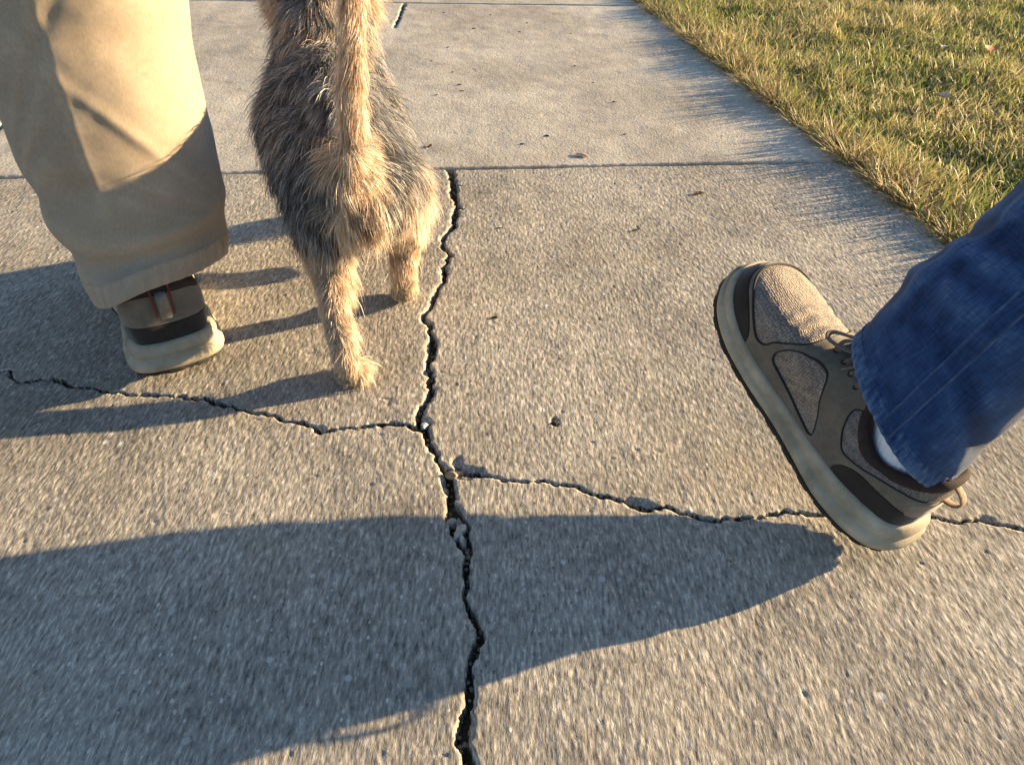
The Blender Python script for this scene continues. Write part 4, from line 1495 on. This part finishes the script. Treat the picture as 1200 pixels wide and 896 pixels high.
NH = 210000
pr_ = ta / ta.sum()
ti = rng.choice(len(ta), NH, p=pr_)
r1 = np.sqrt(rng.random(NH)); r2 = rng.random(NH)
w0, w1, w2 = 1 - r1, r1 * (1 - r2), r1 * r2
root = bv[bt[ti, 0]] * w0[:, None] + bv[bt[ti, 1]] * w1[:, None] + bv[bt[ti, 2]] * w2[:, None]
nrm = bn[bt[ti, 0]] * w0[:, None] + bn[bt[ti, 1]] * w1[:, None] + bn[bt[ti, 2]] * w2[:, None]
nrm /= np.linalg.norm(nrm, axis=1, keepdims=True) + 1e-9
gold, tailm, legm, rump, head, lat, al, zz = coat(root)
q = root + DL
flow = -HD[None] * .75 + np.array([0, 0, -1.0])[None] * .55 + RT[None] * np.clip(lat, -.05, .05)[:, None] * 6
flow = np.where((zz < .17)[:, None], np.array([0, -.12, -1.0])[None] - HD * .1, flow)
tdir = (t_tip - tb); tdir /= np.linalg.norm(tdir)
flow = np.where(tailm[:, None], np.array([0, -.35, -1.0]), flow)
flow = np.where((head > .5)[:, None], -HD[None] * .8 + np.array([0, 0, -.3]) + RT[None] * np.sign(lat)[:, None] * .5, flow)
rumpf = ((np.abs(lat) < .05) & (al < .02) & (zz < .27) & (zz > .12) & ~tailm)
flow = np.where(rumpf[:, None], np.array([0, -.05, -1.0]) + RT[None] * (lat * 7)[:, None], flow)
# tufts: the lie of the coat wanders
ns = 26
jit = np.stack([fbm(q[:, 0] * ns, q[:, 1] * ns, q[:, 2] * ns, seed=70 + k, o=3) for k in range(3)], -1)
flow = flow / np.linalg.norm(flow, axis=1, keepdims=True) + jit * .95 + rng.normal(size=(NH, 3)) * .16
flow -= nrm * ((flow * nrm).sum(1, keepdims=True)) * .9
flow /= np.linalg.norm(flow, axis=1, keepdims=True) + 1e-9
LnH = .0120 + (.0310 - .0120) * sstep(.075, .20, zz)
paw = sstep(.030, .012, zz) if False else np.clip((.045 - zz) / .03, 0, 1)
LnH = LnH * (1 - .55 * paw)
LnH = np.where(tailm, .0200, LnH)
LnH = np.where((nrm[:, 2] < -.35) & (head < .5), LnH * .5, LnH)
LnH = np.where(rump > .5, .027, LnH)
LnH = np.where(head > .5, .032, LnH)
LnH = LnH * rng.uniform(.55, 1.25, NH) * (1 + .35 * fbm(q[:, 0] * 40, q[:, 1] * 40, q[:, 2] * 40, seed=81, o=2))
muz = ((q - np.array([-.27, 1.235, .29])) ** 2).sum(1) < .0011
LnH = np.where(muz, .010, LnH)
lift = np.where(tailm, .42, .40) * rng.uniform(.5, 1.5, NH)
lift = np.where(legm > .5, .24 * rng.uniform(.3, 1.5, NH), lift)
wisp = rng.random(NH) < .09
LnH = np.where(wisp, LnH * 1.5, LnH)
lift = np.where(wisp, lift * 1.9, lift)
lift = np.where(rumpf & ~wisp, .24 * rng.uniform(.3, 1.7, NH), lift)
NS = 6
tt = np.linspace(0, 1, NS)
d0 = nrm * lift[:, None] * 1.5 + flow * .7
d1 = flow + nrm * (lift * .25)[:, None] + np.array([0, 0, -.30])  + jit * .35
d0 /= np.linalg.norm(d0, axis=1, keepdims=True); d1 /= np.linalg.norm(d1, axis=1, keepdims=True)
pos = [root - nrm * .0008]
for k in range(1, NS):
    a = (tt[k] + tt[k - 1]) / 2
    d = d0 * (1 - a) ** 1.3 + d1 * (1 - (1 - a) ** 1.3)
    pos.append(pos[-1] + d * (LnH / (NS - 1))[:, None])
pos = np.stack(pos, 1)
# clumping: every strand's tip is pulled towards the nearest of a few thousand lock centres
KC = 11000
kd = None
from mathutils.kdtree import KDTree
kt = KDTree(KC)
ci = rng.choice(NH, KC, replace=False)
for n_, i_ in enumerate(ci): kt.insert(root[i_].tolist(), n_)
kt.balance()
cidx = np.array([kt.find(r_)[1] for r_ in root.tolist()])
ctip = pos[ci[cidx]]
same = np.linalg.norm(root - root[ci[cidx]], axis=1) < .012
cl = (.50 * tt ** 1.4)[None, :, None] * (1 - .5 * legm)[:, None, None] * same[:, None, None] * rng.uniform(.3, 1.0, NH)[:, None, None]
off0 = root[ci[cidx]] * 0
pos = pos * (1 - cl) + (ctip + (root - root[ci[cidx]])[:, None] * (1 - tt)[None, :, None] * .4) * cl
# never under the pavement
pos[..., 2] = np.maximum(pos[..., 2], .0015)
wid = .00020 * (1 + rng.random(NH) ** 2 * 1.2) * np.where(tailm | (legm > .5), .85, 1.0)
wp = np.array([1.0, 1.0, .95, .8, .55, .12])
side = np.cross(pos[:, -1] - pos[:, 0], rng.normal(size=(NH, 3)))
side /= np.linalg.norm(side, axis=1, keepdims=True) + 1e-9
Lf = pos + side[:, None] * (wid[:, None] * wp[None])[..., None]
Rg = pos - side[:, None] * (wid[:, None] * wp[None])[..., None]
V = np.stack([Lf, Rg], 2).reshape(-1, 3)            # NH, NS, 2
base = np.arange(NH)[:, None] * NS * 2 + np.arange(NS - 1)[None] * 2
F = np.stack([base, base + 1, base + 3, base + 2], -1).reshape(-1, 4)
# strand colours
u = rng.random(NH)
lock = _hash(cidx, cidx * 0, cidx * 0, 5)
tone = .55 * lock + .45 * u
grey = np.stack([np.interp(tone, [0, .26, .42, .56, .76, 1], [.026, .062, .16, .33, .54, .72]),
                 np.interp(tone, [0, .26, .42, .56, .76, 1], [.026, .062, .157, .32, .52, .69]),
                 np.interp(tone, [0, .26, .42, .56, .76, 1], [.029, .066, .162, .32, .51, .67])], -1)
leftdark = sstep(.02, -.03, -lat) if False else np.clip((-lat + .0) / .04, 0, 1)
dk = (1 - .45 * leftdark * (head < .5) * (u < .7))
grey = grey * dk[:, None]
gd = np.stack([np.interp(tone, [0, .5, 1], [.50, .70, .86]), np.interp(tone, [0, .5, 1], [.36, .55, .75]), np.interp(tone, [0, .5, 1], [.24, .41, .62])], -1)
gd = np.where((tailm & (u < .25))[:, None], gd * np.array([.55, .5, .45]), gd)
mixg = (rng.random(NH) < gold)[:, None]
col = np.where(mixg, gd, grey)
tuft = (rump > .35) & (np.abs(lat) > .006) & (zz < .235) & (lock > .45)
col = np.where(tuft[:, None], col * .35 + np.array([.78, .70, .58]) * .65, col)
cleft = (rump > .3) & (np.abs(lat + .004 * np.sin(zz * 300)) < .010) & (zz < .222) & (zz > .165) & (u < .75)
col = np.where(cleft[:, None], np.array([.23, .15, .10]) * (.5 + lock[:, None]), col)
pad = (np.linalg.norm(root - (fr_paw + np.array([0, -.012, -.006])), axis=1) < .017)
col = np.where(pad[:, None], np.array([.03, .024, .02]), col)
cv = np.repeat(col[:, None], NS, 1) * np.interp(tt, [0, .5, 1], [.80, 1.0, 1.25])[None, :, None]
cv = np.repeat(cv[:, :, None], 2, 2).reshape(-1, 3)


def hair_mat():
    m = bpy.data.materials.new('dog_fur'); m.use_nodes = True
    n = m.node_tree.nodes; l = m.node_tree.links; n.clear()
    at = nd(n, 'Attribute', attribute_name='tone')
    df = nd(n, 'BsdfDiffuse'); tr = nd(n, 'BsdfTranslucent'); gl = nd(n, 'BsdfGlossy')
    gl.inputs['Roughness'].default_value = .42
    l.new(at.outputs['Color'], df.inputs[0]); l.new(at.outputs['Color'], tr.inputs[0])
    a = nd(n, 'MixShader'); a.inputs[0].default_value = .45; l.new(df.outputs[0], a.inputs[1]); l.new(tr.outputs[0], a.inputs[2])
    b = nd(n, 'MixShader'); b.inputs[0].default_value = .06; l.new(a.outputs[0], b.inputs[1]); l.new(gl.outputs[0], b.inputs[2])
    o = nd(n, 'OutputMaterial'); l.new(b.outputs[0], o.inputs[0])
    return m


M['fur'] = hair_mat()
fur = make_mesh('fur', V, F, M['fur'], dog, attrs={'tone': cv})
tag(fur, kind='stuff')
# collar, nose, eyes
M['collar_red'] = simple_mat('red_collar_webbing', (.10, .018, .018), .7, .2, 300, 900, .4, .0005)
th = np.linspace(0, 2 * np.pi, 60)
cc = a3(-.254, 1.098, .272)
ax = a3(-.262, 1.150, .305) - a3(-.243, 1.045, .235); ax /= np.linalg.norm(ax)
e1_ = RT; e2_ = np.cross(ax, e1_)
ring = cc + np.outer(np.cos(th), e1_) * .0570 + np.outer(np.sin(th), e2_) * .0570
V, F, F3 = tube_mesh(ring, .0075, 10, .35, up=e1_ * 0 + ax)
make_mesh('collar', V, [F, F3], M['collar_red'], dog)
M['nose'] = simple_mat('dog_nose', (.012, .011, .011), .35, .2, 200, spec=.5)
parts = []; ellipsoid(parts, a3(-.279, 1.270, .291), (.010, .008, .008), n=20)
V, F = join_tubes(parts); make_mesh('nose', V, F, M['nose'], dog)
for sg in (-1, 1):
    parts = []; ellipsoid(parts, a3(-.268, 1.208, .322) + RT * sg * .020, (.0075, .0075, .0075), n=20)
    V, F = join_tubes(parts); make_mesh('eye', V, F, M['nose'], dog)
# ------------------------------------------------------------------ lawn
def grass_mat():
    m = bpy.data.materials.new('grass_blades'); m.use_nodes = True
    n = m.node_tree.nodes; l = m.node_tree.links; n.clear()
    at = nd(n, 'Attribute', attribute_name='tone')
    df = nd(n, 'BsdfDiffuse'); tr = nd(n, 'BsdfTranslucent'); gl = nd(n, 'BsdfGlossy')
    gl.inputs['Roughness'].default_value = .5
    l.new(at.outputs['Color'], df.inputs[0]); l.new(at.outputs['Color'], tr.inputs[0])
    a = nd(n, 'MixShader'); a.inputs[0].default_value = .42; l.new(df.outputs[0], a.inputs[1]); l.new(tr.outputs[0], a.inputs[2])
    b = nd(n, 'MixShader'); b.inputs[0].default_value = .05; l.new(a.outputs[0], b.inputs[1]); l.new(gl.outputs[0], b.inputs[2])
    o = nd(n, 'OutputMaterial'); l.new(b.outputs[0], o.inputs[0])
    return m


M['grass'] = grass_mat()


def lawn(name, X, Y, hmul=1.0, wmul=1.0, edge_d=None, seed=0):
    n_ = len(X)
    r = np.random.default_rng(seed)
    c1 = fbm(X * 9, Y * 9, seed=91, o=3)
    c2 = fbm(X * 3.1, Y * 3.1, seed=92, o=3)
    c3 = fbm(X * 26, Y * 26, seed=93, o=2)
    h = .037 * (1 + .55 * c1 + .35 * c3) * r.uniform(.45, 1.35, n_) * hmul
    if edge_d is not None: h *= 1.45 - .45 * sstep(.02, .16, edge_d)
    flat = r.random(n_) < (.22 + .25 * sstep(.1, .6, c2))
    lean = np.where(flat, r.uniform(1.0, 1.45, n_), r.uniform(.1, .95, n_))
    az = r.uniform(0, 2 * np.pi, n_) + 1.4 * c3
    if edge_d is not None:
        over = (edge_d < .035) & (r.random(n_) < .5)
        az = np.where(over, np.pi + .9 * r.normal(size=n_), az); lean = np.where(over, r.uniform(.9, 1.5, n_), lean)
    dx, dy = np.cos(az), np.sin(az)
    z0 = -.020 + .008 * fbm(X * 2, Y * 2, seed=3)
    NSg = 5
    t = np.linspace(0, 1, NSg)
    curve = r.uniform(.2, 1.1, n_)
    ang = lean[:, None] * .55 + curve[:, None] * t[None] ** 1.2 * .9
    st = (h / (NSg - 1))[:, None]
    hx = np.concatenate([np.zeros((n_, 1)), np.cumsum(np.sin(ang[:, 1:]) * st, 1)], 1)
    hz = np.concatenate([np.zeros((n_, 1)), np.cumsum(np.cos(ang[:, 1:]) * st, 1)], 1)
    hz = np.maximum(hz, -.2 * hx)
    P = np.stack([X[:, None] + dx[:, None] * hx, Y[:, None] + dy[:, None] * hx, z0[:, None] + np.maximum(hz, 0) + r.uniform(0, .012, n_)[:, None] * flat[:, None]], -1)
    tw = az + np.pi / 2 + r.normal(size=n_) * .5
    sv = np.stack([np.cos(tw), np.sin(tw), r.normal(size=n_) * .25], -1)
    wd = r.uniform(.0007, .0016, n_) * wmul
    wp = np.array([.7, 1, .95, .65, .06])
    o_ = sv[:, None] * (wd[:, None] * wp[None])[..., None]
    V = np.stack([P - o_, P + o_], 2).reshape(-1, 3)
    b0 = np.arange(n_)[:, None] * NSg * 2 + np.arange(NSg - 1)[None] * 2
    F = np.stack([b0, b0 + 1, b0 + 3, b0 + 2], -1).reshape(-1, 4)
    u = r.random(n_)
    dry = np.clip(.56 + .60 * c2 + .40 * c1, .12, .96)
    isdry = (u < dry * .75) | flat & (r.random(n_) < .55)
    g = r.random(n_)[:, None]
    green = (1 - g) * np.array([.075, .125, .022]) + g * np.array([.19, .25, .05])
    green = np.where(r.random(n_)[:, None] < .35, np.array([.32, .32, .075]) * (.7 + .5 * g), green)
    straw = (1 - g) * np.array([.36, .28, .12]) + g * np.array([.60, .50, .27])
    col = np.where(isdry[:, None], straw, green)
    if edge_d is not None:
        ed = (edge_d < .07) & (r.random(n_) < .45)
        col = np.where(ed[:, None], np.array([.20, .15, .08]) * (.6 + .8 * g), col)
    cv = np.repeat(col[:, None], NSg, 1)
    tip = np.array([.42, .33, .16])
    kk = (np.clip(t - .55, 0, 1) * 1.1)[None, :, None] * (r.random(n_) < .5)[:, None, None]
    cv = cv * (1 - kk) + tip * kk
    cv = np.repeat(cv[:, :, None], 2, 2).reshape(-1, 3)
    o = make_mesh(name, V, F, M['grass'], attrs={'tone': cv})
    tag(o, kind='stuff')
    return o


gr_ = np.random.default_rng(55)
# near lawn on the right
n1 = 150000
Y = gr_.uniform(.55, 3.6, n1); D = gr_.uniform(0, 1, n1) ** 1.15 * 1.75 - .004
D = np.where(D < .05, D + np.maximum(0, .016 * fbm(Y * 12, Y * 0 + 4, seed=97)), D)
X = xr(Y) + D
n1b = 9000
Yb = gr_.uniform(.5, 3.8, n1b); Db = np.abs(gr_.normal(size=n1b)) * .018 - .004
X = np.concatenate([X, xr(Yb) + Db]); Y = np.concatenate([Y, Yb]); D = np.concatenate([D, Db])
lawn('grass', X, Y, edge_d=D, seed=1)
# the rest of the lawn, thinner with distance, and the lawn beyond the left edge of the walk
n2 = 42000
Y = np.concatenate([gr_.uniform(-2.5, .6, n2 // 3), gr_.uniform(-1, 9, n2 // 3), gr_.uniform(3.5, 9, n2 // 3)])
D = np.concatenate([gr_.uniform(0, 2.0, n2 // 3), gr_.uniform(1.6, 5, n2 // 3), gr_.uniform(0, 5, n2 // 3)])
lawn('grass', xr(Y) + D, Y, hmul=1.2, wmul=2.4, seed=2)
n3 = 22000
Y = gr_.uniform(-2, 8, n3); D = gr_.uniform(0, 3.5, n3)
lawn('grass', xll(Y) - D, Y, hmul=1.2, wmul=2.4, seed=3)


# ------------------------------------------------------------------ small things lying about
def leaf(name, px, py, length, width, m, label, rot=0.0, curl=.35, z=0.0, group=None, at=None):
    p = G(px, py, 0) if at is None else np.array(at, float)
    nu, nv_ = 22, 11
    uu, vv = np.meshgrid(np.linspace(0, 1, nu), np.linspace(-1, 1, nv_), indexing='ij')
    sd_ = (px * 7 + py) % 97
    wv = width * .5 * np.sin(np.pi * np.clip(uu, .02, .99) ** .8) ** .7 * (1 + .16 * vnoise(uu * 7, np.sign(vv) * 3.3, seed=int(sd_)))
    x = (uu - .5) * length; y = vv * wv
    zz_ = .0008 + curl * (y ** 2) / max(width, 1e-4) * 1.6 + curl * .35 * (x ** 2) / max(length, 1e-4) + .0006 * vnoise(uu * 5, vv * 3, seed=int(sd_) + 5)
    top = np.stack([x, y, zz_ + .0004], -1).reshape(-1, 3)
    bot = np.stack([x, y, zz_], -1).reshape(-1, 3)
    f1 = grid_faces(nu, nv_); f2 = grid_faces(nu, nv_)[:, ::-1] + nu * nv_
    rim = np.concatenate([np.arange(nv_), np.arange(1, nu) * nv_ + nv_ - 1, (nu - 1) * nv_ + np.arange(nv_ - 2, -1, -1), np.arange(nu - 2, 0, -1) * nv_])
    r2 = np.roll(rim, -1)
    f3 = np.stack([rim, rim + nu * nv_, r2 + nu * nv_, r2], -1)
    V = np.vstack([top, bot])
    V[:, 2] -= V[:, 2].min()
    o = make_mesh(name, V, np.vstack([f1, f2, f3])[:, ::-1], m)
    o.location = (p[0], p[1], z)
    o.rotation_euler = (0, 0, rot)
    tag(o, label, 'leaf' if 'leaf' in name else 'debris', group)
    return o


def stone(name, px, py, size, m, label, z=0.0, cat='stone', seed=0, sink=.3, group=None):
    p = G(px, py, 0)
    n_ = 26
    u = np.linspace(0, np.pi, n_); v = np.arange(n_ * 2) * np.pi / n_
    U, Vv = np.meshgrid(u, v, indexing='ij')
    P = np.stack([np.sin(U) * np.cos(Vv), np.sin(U) * np.sin(Vv), np.cos(U)], -1)
    d = 1 + .22 * fbm(P[..., 0] * 1.6 + seed, P[..., 1] * 1.6, P[..., 2] * 1.6, seed=seed, o=3)
    # a few flat broken faces
    rr = np.random.default_rng(seed)
    for k in range(7):
        nn = rr.normal(size=3); nn /= np.linalg.norm(nn)
        q = (P * nn).sum(-1) * d
        d = np.where(q > .72, d * .72 / np.maximum(q, .01), d)
    P = P * d[..., None] * np.array(size) / 2
    F = grid_faces(n_, n_ * 2)
    k = np.arange(n_ - 1); last = np.stack([k * n_ * 2 + n_ * 2 - 1, k * n_ * 2, (k + 1) * n_ * 2, (k + 1) * n_ * 2 + n_ * 2 - 1], -1)
    o = make_mesh(name, P.reshape(-1, 3), np.vstack([F, last]), m)
    o.location = (p[0], p[1], z + size[2] * (.5 - sink))
    o.rotation_euler = (0, 0, rr.uniform(0, 6))
    tag(o, label, cat, group)
    return o


stone('concrete_chip', 539, 622, (.010, .022, .012), M['chip'], 'pale broken concrete chip wedged in the main crack below the junction of the cracks', -.006, 'concrete chip', 3)
stone('concrete_chip', 529, 607, (.012, .012, .010), M['chip'], 'small grey concrete crumb deep in the widest part of the main crack', -.010, 'concrete chip', 4)
stone('pebble', 497, 498, (.011, .010, .009), M['pebble_grey'], 'shiny grey pebble sitting where the left crack meets the main crack', -.004, 'pebble', 5)
stone('pebble', 529, 556, (.013, .011, .010), M['pebble_brown'], 'brown pebble lodged at the start of the right-hand crack', -.004, 'pebble', 6)
stone('pebble', 651, 495, (.0095, .0085, .006), M['soil'], 'tiny dark pebble alone on the slab between dog and lifted shoe', -.003, 'pebble', 8, .2)

leaf('dead_leaf', 819, 227, .022, .008, M['dry_leaf'], 'brown curled leaf scrap on the cracked slab just in front of the cross joint', .25, .6)
leaf('dead_leaf', 503, 172, .020, .010, M['dry_leaf'], 'brown leaf scrap beside the right flank of the dog', 1.2, .7)
leaf('dead_leaf', 807, 46, .055, .022, M['pale_leaf'], 'pale dry leaf on the far slab touching the edge of the grass', .35, .5)
leaf('dead_leaf', 681, 183, .030, .012, M['pale_leaf'], 'small pale leaf scrap on the far slab close to the cross joint', -.6, .5)
q = G(1160, 69); leaf('fallen_leaf', 1160, 69, .050, .036, M['red_leaf'], 'rusty red fallen leaf lying in the lawn at upper right', .8, .6, z=.022, at=q)
q = G(1098, 126); leaf('fallen_leaf', 1098, 126, .040, .030, M['pale_leaf'], 'pinkish tan fallen leaf lying in the middle of the lawn', 2.0, .6, z=.024, at=q)
q = G(1102, 69); leaf('fallen_leaf', 1102, 69, .016, .012, M['sock'], 'tiny white petal-like scrap in the grass left of the red leaf', .2, .4, z=.030, at=q)
leaf('dead_leaf', 1088, 252, .045, .014, M['pale_leaf'], 'curled straw-coloured leaf lying along the slab edge by the jeans', -1.1, .6)
leaf('dead_leaf', 1046, 226, .030, .010, M['pale_leaf'], 'small straw-coloured leaf on the slab edge left of the curled one', -1.3, .5)
bits = [(520, 15.5), (574.5, 18), (617.5, 27.5), (608.7, 38), (555, 34), (668.7, 40), (525, 56), (673.7, 78), (530, 85), (538, 100), (541, 107), (695, 97.5), (720, 120), (612, 169.5), (641, 160), (732, 158), (511, 112), (506, 72),
        (246, 154), (585, 268), (745, 270), (580, 373)]
GB = 'dark leaf crumbs scattered over the pale slabs'
for k, (px, py) in enumerate(bits):
    L_ = random.uniform(.006, .013)
    o = leaf('leaf_crumb', px, py, L_, L_ * random.uniform(.28, .5), M['dry_leaf'], 'dark curled leaf crumb lying loose on the pale concrete slabs', random.uniform(-.6, .6), .7, group=GB)
    o['category'] = 'leaf crumb'
# grit and crumbs of soil caught in the main crack
gp = []
gr2 = np.random.default_rng(12)
for P_ in (cr[0], cr[1], cr[3]):
    for k in range(len(P_) - 1):
        for _ in range(2):
            if P_[k][1] < .1 or P_[k][1] > 1.34 or gr2.random() < .25: continue
            t_ = gr2.random(); c_ = P_[k] * (1 - t_) + P_[k + 1] * t_
            sz = gr2.uniform(.0010, .0032)
            u_ = gr2.normal(size=(10, 3)); u_ /= np.linalg.norm(u_, axis=1, keepdims=True)
            cx_ = np.array([c_[0] + gr2.normal() * c_[2] * .7, c_[1] + gr2.normal() * .001, gr2.uniform(-.0105, -.004)])
            gp.append((cx_, sz))
ico = bmesh.new(); bmesh.ops.create_icosphere(ico, subdivisions=1, radius=1)
iv = np.array([v_.co[:] for v_ in ico.verts]); if_ = np.array([[v_.index for v_ in f_.verts] for f_ in ico.faces]); ico.free()
VV, FF = [], []
for k, (c_, sz) in enumerate(gp):
    q_ = iv * (1 + .35 * gr2.normal(size=(len(iv), 1)) * .5) * sz * gr2.uniform(.5, 1, 3)
    VV.append(q_ + c_); FF.append(if_ + k * len(iv))
M['grit'] = simple_mat('grit', (.20, .165, .125), .95, .6, 700, 900, .3, .0004)
o = make_mesh('grit', np.vstack(VV), np.vstack(FF), M['grit'], smooth=False)
tag(o, kind='stuff')
